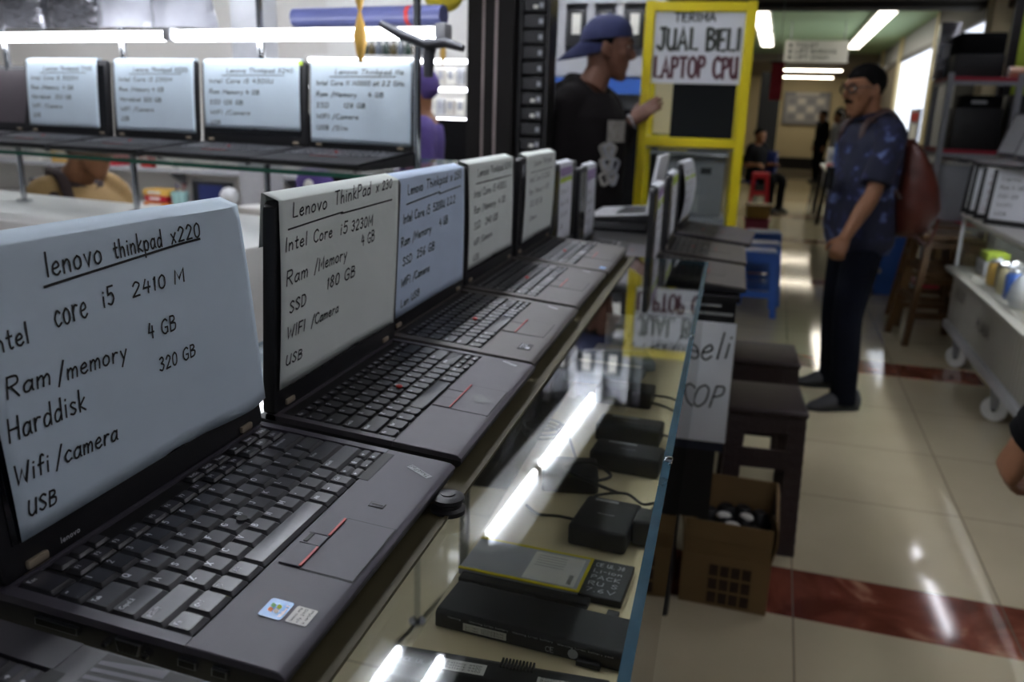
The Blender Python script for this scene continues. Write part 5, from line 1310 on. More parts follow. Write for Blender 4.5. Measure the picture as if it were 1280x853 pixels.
tgood('jar', 'blue jar between tan jar and white cloth in the trolley showcase', 'jar', .09, TL-1.0, [(.035,0),(.04,.01),(.04,.12),(.03,.13)], M_blueplastic, M_steel)
tgood('glass_bowl', 'grey glass bowl stack at the back of the trolley showcase', 'bowl', .36, TL-.9, [(.05,0),(.09,.05),(.11,.11),(.10,.20),(.06,.215)], M_lgrey)
wc = thing('white_cloth', 'crumpled white cloth bag in the trolley showcase', 'cloth', cg(TU+.11,TV0+TL-1.22,.547), YAWC, GT)
q = MB(M_paper); q.loft([[(r*math.cos(2*PI*i/16)*(1+.2*noise.noise(Vector((i*.9,z*20,3)))), r*math.sin(2*PI*i/16)*(1+.2*noise.noise(Vector((i*.9,z*20,7)))), z) for i in range(16)] for r, z in ((.07,0),(.09,.04),(.085,.09),(.06,.14),(.03,.17))]); q.build('cloth', wc, smooth=50)
tgood('jar', 'cream jar nearest in the trolley showcase after the white cloth', 'jar', .10, TL-1.45, [(.05,0),(.055,.01),(.055,.12),(.045,.13)], M_sand, M_lgrey)
# papered laptops standing on the trolley
GTL = 'upright papered laptops on the trolley'
for k, (u, v, lb) in enumerate([(.075,TL-.16,'upright papered laptop at the far end of the trolley'),(.075,TL-.29,'upright papered laptop second from the far end of the trolley'),(.075,TL-.50,'upright papered laptop with the widest sheet on the trolley'),(.075,TL-.76,'upright papered laptop nearest the right edge on the trolley')]):
    rz = YAWC-math.radians(38)
    t = thing('standing_laptop', lb, 'laptop', cg(TU+u,TV0+v,.884), rz, GTL)
    q = MB(M_black); q.prism([(-.01,0),(.012,0),(.045,.285),(.025,.285)], -.13, .15, 'x', .003) ; q.build('case', t, smooth=30)
    sh_ = thing('paper_sheet', 'white sheet on the '+lb, 'paper', cg(TU+u,TV0+v,.884), rz, 'sheets on the trolley laptops')
    q = MB(M_paper)
    def sp(x, z): return (x, -.0115+.0345*(z/.285)-.0012, z)
    q.loft([[(x, sp(x,z)[1]-.0004, z) for x in (-.105,.0,.12)] + [(x, sp(x,z)[1]+.0002, z) for x in (.12,.0,-.105)] for z in (.03,.15,.288)]); q.rbox((.007,.031,.291),(.225,.036,.003),.001,1); q.build('sheet', sh_)
    for r_ in range(5):
        q = MB(M_inkred if k == 2 else M_ink); write(q, ('Laptop i5','Ram 4 GB','SSD 128','WIFI','USB')[r_], (-.08,.235-r_*.045), (.06-.02*r_,.235-r_*.045), .016, .0012, lambda a, b: Vector((a, sp(a,b)[1]-.0012, b))); q.build('handwriting', sh_)
ri = thing('display_riser', 'black riser behind the upright papered laptops on the trolley', 'riser', cg(TU+.33,TV0+TL-.52,.884), YAWC)
q = MB(M_black); q.rbox((0,0,.148),(.30,.98,.296),.006); q.build('body', ri, smooth=30)
q = MB(M_darkmetal); q.b2(-.152,-.150,-.46,.46,.02,.27); q.build('front_plate', ri)
M_greyscreen = mat('grey_screen', '#8d8c8e', .35)  # plain even grey
for k, (dv, lb) in enumerate([(0,'open laptop with a plain grey screen on the trolley riser, left one'),(-.40,'open laptop with a plain grey screen on the trolley riser, cut by the right edge')]):
    lp = make_laptop(lb, 'laptops on the trolley riser', .36, .235, M_dark_deck, 'island', .26, math.radians(20), screen=M_greyscreen, lidmat=M_dark_deck)
    X, Y, _ = cg(TU+.10, TV0+TL-.09+dv); lp['root'].location = (X,Y,1.181); lp['root'].rotation_euler = (0,0,YAWC-PI/2+.45)

# ------------------------------------------------------------------ rack with boxes behind the trolley
RK = cg(1.58, 6.8)
rr = thing('shelf_rack', 'grey metal shelf rack with red shelf edges behind the trolley on the right', 'rack', RK, YAWC)
for x in (0,.46,.92):
    for y in (0,.62):
        q = MB(M_grey); q.prism([(-.02,-.02),(.02,-.02),(.02,-.014),(-.014,-.014),(-.014,.02),(-.02,.02)], 0, 1.76, 'z'); o = q.build('upright', rr); o.location = (x,y,0)
for z in (.16,.66,1.20,1.72):
    q = MB(M_redshelf, M_grey); q.rbox((.46,.31,z),(.95,.64,.028),.004); q.m(M_grey).b2(-.02,.94,-.022,-.017,z-.045,z-.014); q.b2(-.022,-.017,-.02,.64,z-.045,z-.014); q.build('shelf', rr)
GR1 = 'cartons on the shelf rack'
def rbox_thing(label, x, y, z, sz, mt, lab=M_lgrey, name='carton'):
    X, Y, _ = cg(1.58+x, 6.8+y); t = thing(name, label, 'box', (X,Y,z), YAWC, GR1)
    q = MB(mt); q.rbox((0,0,sz[2]/2),sz,.006); q.build('body', t, smooth=30)
    q = MB(lab); q.b2(-sz[0]*.3,sz[0]*.1,-sz[1]/2-.001,-sz[1]/2,sz[2]*.35,sz[2]*.6); q.build('label', t)
rbox_thing('black carton lower of two on top of the shelf rack', .18, .25, 1.735, (.33,.40,.16), M_black, M_black); rbox_thing('black carton upper of two on top of the shelf rack', .19, .25, 1.896, (.30,.38,.15), M_blackcloth, M_blackcloth)
rbox_thing('grey speckled carton at the back left on top of the shelf rack', .02, .52, 1.735, (.14,.16,.42), M_foil, M_lgrey)
rbox_thing('black carton at left on the upper shelf of the rack', .23, .22, 1.215, (.32,.40,.30), M_black, M_black); rbox_thing('black carton at right on the upper shelf of the rack', .58, .22, 1.215, (.30,.40,.40), M_black, M_black)
rbox_thing('flat black carton lying on the left upper shelf carton', .25, .22, 1.516, (.26,.34,.09), M_blackcloth, M_lgrey)
rbox_thing('grey cabinet box on the middle shelf of the rack', .20, .28, .675, (.34,.46,.42), M_grey, M_grey); rbox_thing('cream upright carton on the middle shelf of the rack', .52, .26, .675, (.16,.40,.36), M_wallcream, M_lgrey)
rbox_thing('white flat packet on the grey cabinet box in the rack', .20, .24, 1.096, (.28,.34,.045), M_labelwhite); rbox_thing('black carton at right on the middle shelf of the rack', .78, .26, .675, (.24,.42,.42), M_black, M_black)
rbox_thing('brown carton on the lowest shelf of the rack', .3, .3, .175, (.4,.4,.32), M_card, M_cardprint)
pr = thing('peach_roll', 'peach coloured wrapped roll on top of the shelf rack at the right edge', 'roll', cg(1.58+.50,6.8+.12,1.735), YAWC)
q = MB(mat('peach_wrap','#c49a80',.5)); q.cyl((-.10,0,.04),(.22,0,.04),.04,n=16); q.build('roll', pr, smooth=40); q = MB(M_labelwhite); q.cyl((-.108,0,.04),(-.10,0,.04),.036,n=16); q.build('end', pr)
lm_ = thing('lime_panel', 'lime green upright panel at the upper right edge', 'panel', cg(2.02,7.75,0), YAWC)
q = MB(M_lime); q.rbox((.28,0,1.9),(.22,.03,1.2),.004); q.build('panel', lm_); q = MB(M_darkmetal); q.b2(.10,.168,-.02,.02,0,2.5); q.build('dark_edge', lm_)

# ------------------------------------------------------------------ wooden bar stools and bin
def bar_stool(label, X, Y, rz, H=.72):
    t = thing('bar_stool', label, 'stool', (X,Y,0), rz, 'wooden bar stools')
    q = MB(M_wood); q.rbox((0,0,H-.018),(.33,.33,.036),.008,3); q.build('seat', t, smooth=30)
    tops, feet = .11, .185
    def at_(a, b, z): k = tops+(feet-tops)*(1-z/(H-.036)); return Vector((a*k,b*k,z))
    for a in (-1,1):
        for b in (-1,1):
            q = MB(M_wood); p0, p1 = at_(a,b,0), at_(a,b,H-.036); w_ = .019
            q.loft([[p+Vector((dx*w_,dy*w_,0)) for dx, dy in ((-1,-1),(1,-1),(1,1),(-1,1))] for p in (p0,p1)]); q.build('leg', t)
    for z, prs in ((.20,'x'),(.30,'y'),(.42,'x'),(.50,'y'),(H-.07,'x'),(H-.07,'y')):
        for s_ in (-1,1):
            q = MB(M_wood)
            p0, p1 = (at_(-1,s_,z), at_(1,s_,z)) if prs == 'x' else (at_(s_,-1,z), at_(s_,1,z))
            c = (p0+p1)/2; L_ = (p1-p0).length
            q.box(c, (L_,.016,.04) if prs == 'x' else (.016,L_,.04)); q.build('rung', t)
bar_stool('brown wooden bar stool nearer of two, behind the standing person with a backpack', 1.77, 5.56, .12)
bar_stool('brown wooden bar stool further of two, next to the blue bin', 1.84, 6.12, .0)
bn = thing('blue_bin', 'blue plastic bin on the floor behind the legs of the standing person', 'bin', (1.755,7.2,0), .1)
q = MB(M_blueplastic); q.prism([(-.10,0),(.10,0),(.14,.48),(-.14,.48)], -.12, .12, 'y', .01); q.build('bin', bn, smooth=30); q = MB(M_blueplastic); q.rbox((0,0,.48),(.30,.26,.02),.006); q.build('rim', bn, smooth=30)
gc = thing('grey_scooter', 'small grey folded trolley with a wheel leaning by the blue bin', 'trolley', (1.50,6.95,0), .3)
q = MB(M_grey); q.tube([(-.12,0,.05),(-.05,0,.22),(.06,0,.30),(.14,.02,.26)],.03,10,4); q.build('frame', gc, smooth=50)
q = MB(M_lgrey); q.tube([(-.02,-.03,.26),(.08,-.03,.20),(.18,-.02,.22)],.022,10,4); q.build('handle', gc, smooth=50)
for x in (-.12,.1):
    q = MB(M_darkmetal); q.cyl((x,-.02,.05),(x,.02,.05),.05,n=16); q.build('wheel', gc, smooth=40)
q = MB(M_grey); q.cyl((.1,0,.05),(.06,0,.28),.012,n=8); q.build('strut', gc, smooth=40)

# ------------------------------------------------------------------ far corridor
hs = thing('hanging_sign', 'white hanging sign with three dark lines under the green ceiling', 'sign', cg(.36,12.95,2.19), YAWC)
q = MB(M_white); q.rbox((.42,0,.145),(.86,.03,.30),.006); q.build('board', hs)
for k, tx in enumerate(('TOILET','LIFT BARANG','LIFT UMUM')):
    z = .205-k*.08; q = MB(M_ink); q.b2(.05,.09,-.0165,-.0155,z,z+.045); q.build('bullet', hs); q = MB(M_ink); write(q, tx, (.14,z), (.14+.05*len(tx),z), .045, .005, lambda u, v: Vector((u,-.0165,v)), slant=0, jit=0); q.build('lettering', hs)
for x in (.06,.78):
    q = MB(M_steel); q.cyl((x,0,.295),(x,0,.56),.006,n=8); q.build('rod', hs)
nb = thing('notice_board', 'grey framed notice board on the cream end wall', 'board', cg(.43,26.28,1.28), YAWC)
q = MB(M_grey); q.rbox((.62,-.03,.44),(1.28,.06,.92),.02); q.build('frame', nb); q = MB(M_lgrey, M_labelwhite, M_grey); q.b2(.06,1.18,-.065,-.061,.07,.78)
for k in range(4):
    for j_ in range(3): q.m(M_labelwhite if (k+j_)%2 else M_grey).b2(.12+k*.26,.32+k*.26,-.068,-.065,.12+j_*.22,.28+j_*.22)
q.build('notices', nb); q = MB(M_labelwhite); q.b2(.30,.95,-.068,-.061,.81,.88); q.build('header', nb)
wk = thing('wall_clock', 'small dark oval wall clock on the end wall right of the notice board', 'clock', cg(2.0,26.26,1.55), YAWC)
q = MB(M_darkmetal); q.loft([[(.17*math.cos(2*PI*i/20),y,.24*math.sin(2*PI*i/20)) for i in range(20)] for y in (-.05,.03)]); q.build('case', wk, smooth=40); q = MB(M_lgrey); q.loft([[(.10*math.cos(2*PI*i/20),y,.15*math.sin(2*PI*i/20)) for i in range(20)] for y in (-.056,-.05)]); q.build('face', wk)
po = thing('poster', 'poster with a red band and a white block on the lit shop window', 'poster', cg(2.18,12.35,1.06), YAWC)
q = MB(M_grey); q.rbox((0,.45,.26),(.02,.95,.54),.004); q.build('panel', po); q = MB(M_red); q.b2(-.013,-.010,.08,.82,.36,.48); q.build('red_band', po); q = MB(M_labelwhite); q.b2(-.013,-.010,.1,.7,.06,.32); q.build('white_block', po); q = MB(M_capblue); q.b2(-.013,-.010,.72,.88,.06,.32); q.build('blue_block', po)
dt = thing('goods_table', 'dark legged white goods table in the corridor beyond the standing person', 'table', cg(1.13,12.2,0), YAWC)
q = MB(M_white); q.rbox((.2,.6,.74),(.55,1.6,.04),.006); q.build('table_top', dt)
q = MB(M_lgrey); q.b2(-.03,.45,-.15,1.35,.42,.72); q.build('cabinet', dt)
for x in (-.04,.42):
    for y in (-.12,1.3):
        q = MB(M_darkmetal); q.loft([[(x+dx-.06*(1 if x < 0 else -1)*(1-k),y+dy,z) for dx, dy in ((-.03,-.03),(.03,-.03),(.03,.03),(-.03,.03))] for z, k in ((0,0),(.72,1))]); q.build('leg', dt)
GTb = 'packs on the corridor goods table'
for k, (mt, x, y, h) in enumerate([(M_redplastic,.02,-.08,.07),(M_labelwhite,.2,.05,.12),(M_blueplastic,.12,.35,.34),(M_lgrey,.3,.5,.2),(M_labelwhite,.05,.75,.25)]):
    X, Y, _ = cg(1.13+x,12.2+y); t = thing('goods_pack', ('red','low white','tall blue','grey','far white')[k]+' pack on the corridor goods table', 'pack', (X,Y,.76), YAWC, GTb)
    q = MB(mt); q.rbox((0,0,h/2),(.16,.2,h),.006); q.build('box', t); q = MB(M_labelwhite if mt is not M_labelwhite else M_grey); q.b2(-.05,.05,-.102,-.1005,h*.3,h*.7); q.build('label', t)
# ------------------------------------------------------------------ people: one continuous body skin each, clothes and hair as parts
def fuse(mb, name, parent, voxel, smooth=4, mt=None, split=None):
    """union of overlapping pieces into one continuous surface"""
    o = mb.build(name, fix=True)
    m = o.modifiers.new('r', 'REMESH'); m.mode = 'VOXEL'; m.voxel_size = voxel; m.use_smooth_shade = True
    if smooth:
        s = o.modifiers.new('s', 'SMOOTH'); s.iterations = smooth; s.factor = .5
    bpy.context.view_layer.update()
    dg = bpy.context.evaluated_depsgraph_get()
    me = bpy.data.meshes.new_from_object(o.evaluated_get(dg))
    old = o.data; mats = list(old.materials); bpy.data.objects.remove(o); bpy.data.meshes.remove(old)
    me.materials.clear()
    for k in mats: me.materials.append(k)
    n = bpy.data.objects.new(name, me); COL.objects.link(n); n.parent = parent
    if len(me.polygons): me.polygons.foreach_set('use_smooth', [True]*len(me.polygons))
    return n
def sring(c, lat, fwd, a, b, n=22, ex=2.3, belly=0.):
    out = []
    for i in range(n):
        t = 2*PI*i/n; ct, st = math.cos(t), math.sin(t)
        x = a*math.copysign(abs(ct)**(2/ex), ct); y = b*math.copysign(abs(st)**(2/ex), st)
        if y > 0: y += belly*(1-(x/a)**2)
        out.append(Vector(c)+lat*x+fwd*y)
    return out
def frame_of(fwd, up=(0,0,1)):
    f = Vector(fwd).normalized(); u = Vector(up); lat = u.cross(f).normalized()      # lat = the person's left
    return lat, f
def hand(mb, W, d, pn, side, k=1., curl=(.5,.6,.4), spread=.0, thumb=.5):
    """palm, four fingers and a thumb; d = wrist to fingers, pn = direction the palm faces, side = direction of the thumb"""
    d = Vector(d).normalized(); pn = (Vector(pn)-d*Vector(pn).dot(d)).normalized(); ts = Vector(side); ts = (ts-d*ts.dot(d)-pn*ts.dot(pn)).normalized()
    W = Vector(W)
    rg = []
    for s, a, b in ((-.02,.027,.021),(.0,.028,.019),(.03,.037,.017),(.065,.042,.0155),(.088,.040,.012)):
        rg.append(sring(W+d*s*k, ts, pn, a*k, b*k, 14, 2.6))
    mb.loft(rg)
    for i, (off, ln, r) in enumerate(((.029,.078,.0086),(.010,.087,.0090),(-.010,.081,.0086),(-.028,.064,.0076))):
        p = W+d*.080*k+ts*off*k; pts = [p-d*.02*k, p]; a = 0; sd = ts*(off*spread*12)
        for j, f in enumerate((.46,.31,.23)):
            a += curl[j]*(1+.08*i); v = (d*math.cos(a)+pn*math.sin(a)+sd*(1 if j == 0 else .3)).normalized(); p = p+v*ln*f*k; pts.append(p)
        mb.tube(pts, [r*k,r*k,r*.95*k,r*.88*k,r*.7*k], 8, 3)
    p = W+d*.018*k+ts*.024*k; v = (ts*.75+d*.7+pn*.3).normalized(); pts = [p-v*.012*k, p]
    for j, f in enumerate((.042,.032,.026)):
        v = (ts*(.75-.35*j)+d*(.7+.2*j)+pn*(.3+thumb*.5*j)).normalized(); p = p+v*f*k; pts.append(p)
    mb.tube(pts, [.013*k,.013*k,.011*k,.0098*k,.0075*k], 8, 3)
def head_blobs(mb, H, lat, f, up, s=1., neck=None):
    B = Matrix((lat, f, up)).transposed().to_4x4(); B.translation = H
    old = mb.M; mb.M = B @ Matrix.Scale(s, 4)
    I3 = Vector((1,0,0)); J3 = Vector((0,1,0))
    mb.ball((0,-.014,.040),(.074,.094,.080),24,16)
    mb.loft([sring((0,y,z), I3, J3, a, b, 20, 2.2) for z, a, b, y in ((-.118,.016,.014,.066),(-.110,.028,.026,.060),(-.088,.043,.042,.046),(-.055,.056,.056,.034),(-.02,.063,.066,.026),(.02,.068,.074,.018),(.06,.068,.076,.010))])
    mb.tube([(0,.084,.034),(0,.094,.014),(0,.109,-.010),(0,.104,-.020),(0,.086,-.024)], [.006,.009,.0125,.010,.006], 10, 3)
    for sg in (-1,1):
        mb.ball((sg*.0105,.094,-.015),(.008,.011,.008),10,8); mb.ball((sg*.040,.062,-.012),(.024,.022,.026),12,8)
        mb.tube([(sg*.004,.091,.036),(sg*.028,.089,.043),(sg*.050,.070,.036)],[.008,.0085,.006],8,3)
        mb.tube([(sg*.020,.0805,.0115),(sg*.032,.0815,.0085),(sg*.043,.074,.012)],[.003,.0045,.003],6,3)
        R = Matrix.Rotation(sg*.35, 3, 'Z'); mb.ball((sg*.074,-.008,-.002),(.009,.021,.033),12,10,R); mb.ball((sg*.070,.004,-.026),(.008,.009,.012),8,6)
    mb.tube([(-.023,.076,-.051),(-.008,.0895,-.0465),(0,.0885,-.0480),(.008,.0895,-.0465),(.023,.076,-.051)],[.003,.0055,.005,.0055,.003],8,3)
    mb.tube([(-.020,.076,-.056),(0,.0885,-.0595),(.020,.076,-.056)],[.003,.0068,.003],8,4)
    mb.ball((0,.074,-.097),(.022,.018,.017),12,8)
    mb.M = old
    if neck is not None:
        mb.tube([H+B.to_3x3()@Vector((0,-.03,-.02)), H+B.to_3x3()@Vector((0,-.024,-.085)), Vector(neck)], [.056*s,.055*s,.066*s], 16, 3)
    return B @ Matrix.Scale(s, 4)
def eyes(par, B):
    for sg in (-1,1):
        q = MB(M_eye, M_iris); q.M = B; q.ball((sg*.031,.0715,.0185),(.0125,.0125,.0115),14,10); q.m(M_iris).ball((sg*.031,.0812,.0185),(.0052,.0035,.0055),10,8)
        q.build('eye', par, smooth=60)
        q = MB(M_hair); q.M = B; q.tube([(sg*.014,.0985,.041),(sg*.032,.0965,.047),(sg*.051,.077,.041)],[.0025,.0038,.002],8,3,flat=.6); q.build('eyebrow', par, smooth=60)
def hair_cap(par, B, front=.062, side=.020, back=-.055, th=1.10, mt=None, lump=.004):
    """a cap of hair: sphere whose part below the hairline tucks into the head"""
    q = MB(mt or M_hair); q.M = B; nu, nv = 40, 22; rings = []
    for j in range(nv+1):
        phi = PI*(j/nv); ring = []
        for i in range(nu):
            t = 2*PI*i/nu; d = Vector((math.cos(t)*math.sin(phi), math.sin(t)*math.sin(phi), -math.cos(phi)))
            p = Vector((d.x*.074*th, d.y*.094*th-.014, d.z*.080*(th+.02)+.040))
            k = (d.y+1)/2; k2 = max(0, d.y)
            hl = back+(side-back)*min(1, k*2) if d.y < 0 else side+(front-side)*min(1, k2*1.6)
            if p.z < hl:
                t_ = min(1, (hl-p.z)/.012); p = Vector((d.x*.074*(th-.16*t_), d.y*.094*(th-.16*t_)-.014, max(p.z, hl-.02)))
            else: p += d*lump*noise.noise(d*9)
            ring.append(p)
        rings.append(ring)
    q.loft(rings); return q.build('hair', par, smooth=60)
def stand(pos, fwd, h=1.68):
    lat, f = frame_of(fwd); k = h/1.70; P0 = Vector(pos)
    def W(x, y, z): return P0+lat*x*k+f*y*k+Vector((0,0,z*k))
    return dict(k=k, lat=lat, f=f, W=W, pelvis=W(0,0,.93), chest=W(0,.0,1.24), neck=W(0,-.02,1.435), head=W(0,.02,1.575), hf=f, hup=Vector((0,0,1)),
        shL=W(.175,-.01,1.375), shR=W(-.175,-.01,1.375), elL=W(.225,-.035,1.10), elR=W(-.225,-.035,1.10), wrL=W(.235,.04,.86), wrR=W(-.235,.04,.86),
        hiL=W(.085,0,.90), hiR=W(-.085,0,.90), knL=W(.10,.025,.48), knR=W(-.10,.025,.48), anL=W(.11,-.03,.075), anR=W(-.11,-.03,.075), toL=f, toR=f)
def torso_rings(J, off=0., hem=None, belly=0., top=1.45, wide=1.):
    k = J['k']; lat, f = J['lat'], J['f']; pe, ch, ne = J['pelvis'], J['chest'], J['neck']; out = []
    sl = (J['shL']-J['shR']); slat = sl.normalized()
    for z, a, b, y in ((.80,.150,.105,-.01),(.86,.170,.122,-.01),(.93,.168,.120,-.005),(1.05,.150,.108,.0),(1.16,.156,.114,.005),(1.26,.166,.116,.005),(1.33,.165,.108,-.0),(1.385,.135,.085,-.012),(1.42,.085,.066,-.02),(1.45,.062,.058,-.02)):
        if hem is not None and z < hem-.001: continue
        if z > top: continue
        if z <= .93: c = pe+Vector((0,0,(z-.93)*k))
        elif z <= 1.24: c = pe.lerp(ch, (z-.93)/.31)
        else: c = ch.lerp(ne, (z-1.24)/.195)
        l2 = lat.lerp(slat, max(0, min(1, (z-1.0)/.3))).normalized(); f2 = Vector((0,0,1)).cross(l2).normalized()*-1
        if f2.dot(f) < 0: f2 = -f2
        bl = belly*max(0, 1-abs(z-1.02)/.22)
        out.append(sring(c+f2*y*k, l2, f2, (a*wide+off)*k, (b+off)*k, 24, 2.4, bl*k))
    return out
def person(name, label, J, skin, shirt, trousers, shoes, sleeve=.5, hem=.86, belly=0., voxel=.006, hands=None, hair=True, group=None, shirt_off=.016, face=True, cvox=.009, sleeve_r=1.0, wide=1., sole=True, hairkw=None, hood=False):
    k = J['k']; base = (J['anL']+J['anR'])/2; base = Vector((base.x, base.y, 0))
    t = thing(name, label, 'person', (0,0,0), 0, group)
    b = MB(skin)
    b.loft(torso_rings(J, -.006, belly=belly*.6, wide=wide))
    for s in 'LR':
        sh, el, wr = J['sh'+s], J['el'+s], J['wr'+s]; inn = (J['neck']-sh).normalized()
        b.tube([sh+inn*.06*k, sh, sh.lerp(el,.5), el, el.lerp(wr,.35), el.lerp(wr,.75), wr, wr+(wr-el).normalized()*.012], [.055*k,.056*k,.046*k,.038*k,.041*k,.032*k,.0255*k,.025*k], 14, 3)
        hk = (hands or {}).get(s) or {}
        d = hk.get('d', (wr-el).normalized()*.8+Vector((0,0,-.2))); pn = hk.get('pn', (J['pelvis']-wr)); sd = hk.get('side', J['f'])
        hand(b, wr, d, pn, sd, k, hk.get('curl',(.45,.5,.35)), hk.get('spread',0.), hk.get('thumb',.5))
        hi, kn, an, to = J['hi'+s], J['kn'+s], J['an'+s], Vector(J['to'+s]).normalized()
        b.tube([hi+Vector((0,0,.05*k)), hi-Vector((0,0,.03*k)), hi.lerp(kn,.5), kn, kn.lerp(an,.3), kn.lerp(an,.75), an, an-Vector((0,0,.035*k))], [.085*k,.090*k,.075*k,.055*k,.056*k,.042*k,.036*k,.036*k], 16, 3)
    lat_h, f_h = frame_of(J['hf'], J['hup']); up_h = f_h.cross(lat_h)*-1 if f_h.cross(lat_h).z < 0 else f_h.cross(lat_h)
    B = head_blobs(b, J['head'], lat_h, f_h, up_h, k, J['neck'])
    body = fuse(b, 'body', t, voxel, 3)
    if face: eyes(t, B)
    if hair: hair_cap(t, B, **(hairkw or {}))
    # shirt
    q = MB(shirt); q.loft(torso_rings(J, shirt_off, hem, belly, 1.425, wide))
    for s in 'LR':
        sh, el, wr = J['sh'+s], J['el'+s], J['wr'+s]; inn = (J['neck']-sh).normalized()
        pts = [sh+inn*.08*k, sh, sh.lerp(el,.5)]; rr = [.066*k,.071*k,.063*k*sleeve_r]
        if sleeve <= .5: pts.append(sh.lerp(el, sleeve*1.7)); rr.append(.066*k*sleeve_r)
        else:
            pts += [el, el.lerp(wr,.5), el.lerp(wr, .93)]; rr += [.056*k*sleeve_r,.052*k*sleeve_r,.040*k*sleeve_r]
        q.tube(pts, rr, 16, 3)
    if hood:
        ne = J['neck']; f = J['f']
        q.tube([ne+J['lat']*.075*k+f*.05*k-Vector((0,0,.03)), ne+J['lat']*.085*k-f*.03*k+Vector((0,0,.02)), ne-f*.085*k+Vector((0,0,.025)), ne-J['lat']*.085*k-f*.03*k+Vector((0,0,.02)), ne-J['lat']*.075*k+f*.05*k-Vector((0,0,.03))],[.022,.034,.042,.034,.022],10,4)
        q.ball(ne-f*.11*k-Vector((0,0,.05)),(.10,.06,.09),14,10)
    fuse(q, 'shirt', t, cvox, 4)
    # trousers
    q = MB(trousers); rg = []
    pe = J['pelvis']; lat, f = J['lat'], J['f']
    for dz, a, bb in ((.05,.162,.118),(0,.176,.128),(-.07,.178,.126),(-.12,.155,.105)): rg.append(sring(pe+Vector((0,0,dz*k))-f*.006, lat, f, a*k, bb*k, 22, 2.5))
    q.loft(rg)
    for s in 'LR':
        hi, kn, an = J['hi'+s], J['kn'+s], J['an'+s]
        q.tube([hi+Vector((0,0,.02*k)), hi-Vector((0,0,.04*k)), hi.lerp(kn,.5), kn, kn.lerp(an,.45), an.lerp(kn,.1), an-Vector((0,0,.042*k))], [.095*k,.102*k,.090*k,.073*k,.070*k,.064*k,.070*k], 18, 3)
    fuse(q, 'trousers', t, cvox, 3)
    for s in 'LR':
        an, to = J['an'+s], Vector(J['to'+s]).normalized(); z = an.z; g = Vector((an.x,an.y,0)); lt = Vector((0,0,1)).cross(to)
        q = MB(shoes, M_sole); rg = []
        for y, w_, hh in ((-.090,.024,.070),(-.076,.037,.098),(-.03,.044,.108),(.03,.045,.100),(.08,.048,.074),(.13,.046,.042),(.165,.036,.032),(.182,.018,.022)):
            ring = []
            for i in range(16):
                a = 2*PI*i/16; ring.append(g+to*y*k+lt*(w_*k*math.cos(a))+Vector((0,0,(.006+hh*k*.5*(1+math.sin(a))))))
            rg.append(ring)
        q.loft(rg)
        q.m(M_sole).loft([[g+to*(y)*k+lt*x*k+Vector((0,0,z_)) for x, y in ((.020,-.088),(.041,-.05),(.042,.04),(.048,.09),(.044,.14),(.02,.186),(-.02,.186),(-.044,.14),(-.048,.09),(-.042,.04),(-.041,-.05),(-.020,-.088))] for z_ in (0.0,.016)])
        q.build('shoe', t, smooth=50)
    return t, B, J

# ---- the man with the brown backpack
J = stand((1.055,4.05,0), (-.95,-.32,0), 1.66)
J.update(pelvis=Vector((1.050,4.06,.90)), chest=Vector((1.060,4.08,1.20)), neck=Vector((1.045,4.075,1.405)), head=Vector((.985,4.045,1.530)), hf=Vector((-.86,-.52,-.12)), hup=Vector((-.08,0,1)),
    shL=Vector((1.115,3.925,1.335)), shR=Vector((1.000,4.235,1.335)), elL=Vector((1.060,3.855,1.075)), elR=Vector((1.03,4.30,1.08)), wrL=Vector((.955,3.790,.870)), wrR=Vector((1.0,4.30,.85)),
    hiL=Vector((1.075,3.985,.87)), hiR=Vector((1.030,4.135,.87)), knL=Vector((1.035,3.93,.47)), knR=Vector((1.010,4.20,.47)), anL=Vector((1.060,3.900,.075)), anR=Vector((1.040,4.270,.075)), toL=Vector((-.92,-.35,0)), toR=Vector((-.95,-.1,0)))
man, Bm, Jm = person('person', 'standing person in a navy patterned short sleeved shirt and jeans, glasses, wearing a backpack', J, M_skin, M_batik, M_denim, M_shoe, sleeve=.5, hem=.80, belly=.055, voxel=.0055, shirt_off=.024, sleeve_r=1.12,
    hands={'L':dict(d=(-.35,-.12,-.9), pn=(.35,.75,-.1), side=(-.9,-.3,.3), curl=(.75,.9,.5), thumb=.8), 'R':dict(curl=(.5,.6,.4))}, hairkw=dict(front=.070, side=.004, back=-.060, th=1.085))
q = MB(M_black); q.M = Bm
for sg in (-1,1):
    ring = [(sg*.033+.024*math.cos(2*PI*i/24)*1.05, .098-.012*abs(math.cos(2*PI*i/24)*1.0+sg*.4)*.6, .017+.0165*math.sin(2*PI*i/24)) for i in range(25)]
    q.tube(ring, .0042, 6); q.tube([(sg*.057,.092,.022),(sg*.078,.05,.020),(sg*.080,.0,.012),(sg*.078,-.02,-.004)],.0018,6,3)
q.tube([(-.010,.100,.020),(0,.104,.023),(.010,.100,.020)],.002,6,3); q.build('glasses', man, smooth=50)
q = MB(M_hair); q.M = Bm; q.tube([(-.026,.082,-.046),(-.010,.0965,-.0385),(0,.0985,-.0375),(.010,.0965,-.0385),(.026,.082,-.046)],[.004,.0075,.0065,.0075,.004],8,3); q.build('moustache', man, smooth=50)
q = MB(M_hair); q.M = Bm; q.ball((0,.080,-.104),(.014,.012,.010),10,8); q.build('chin_beard', man, smooth=50)
q = MB(M_batik); n_ = Jm['neck']
q.tube([n_+Vector((-.075,-.045,-.005)), n_+Vector((-.01,-.085,.012)), n_+Vector((.06,-.05,.022)), n_+Vector((.075,.03,.02)), n_+Vector((.02,.085,.012)), n_+Vector((-.07,.055,-.005))],[.012,.018,.02,.02,.018,.012],8,4); q.build('collar', man, smooth=60)
q = MB(M_blackcloth); q.rbox((.872,3.94,1.13),(.012,.07,.10),.003,1,rz3(.3)); q.build('chest_pocket', man)
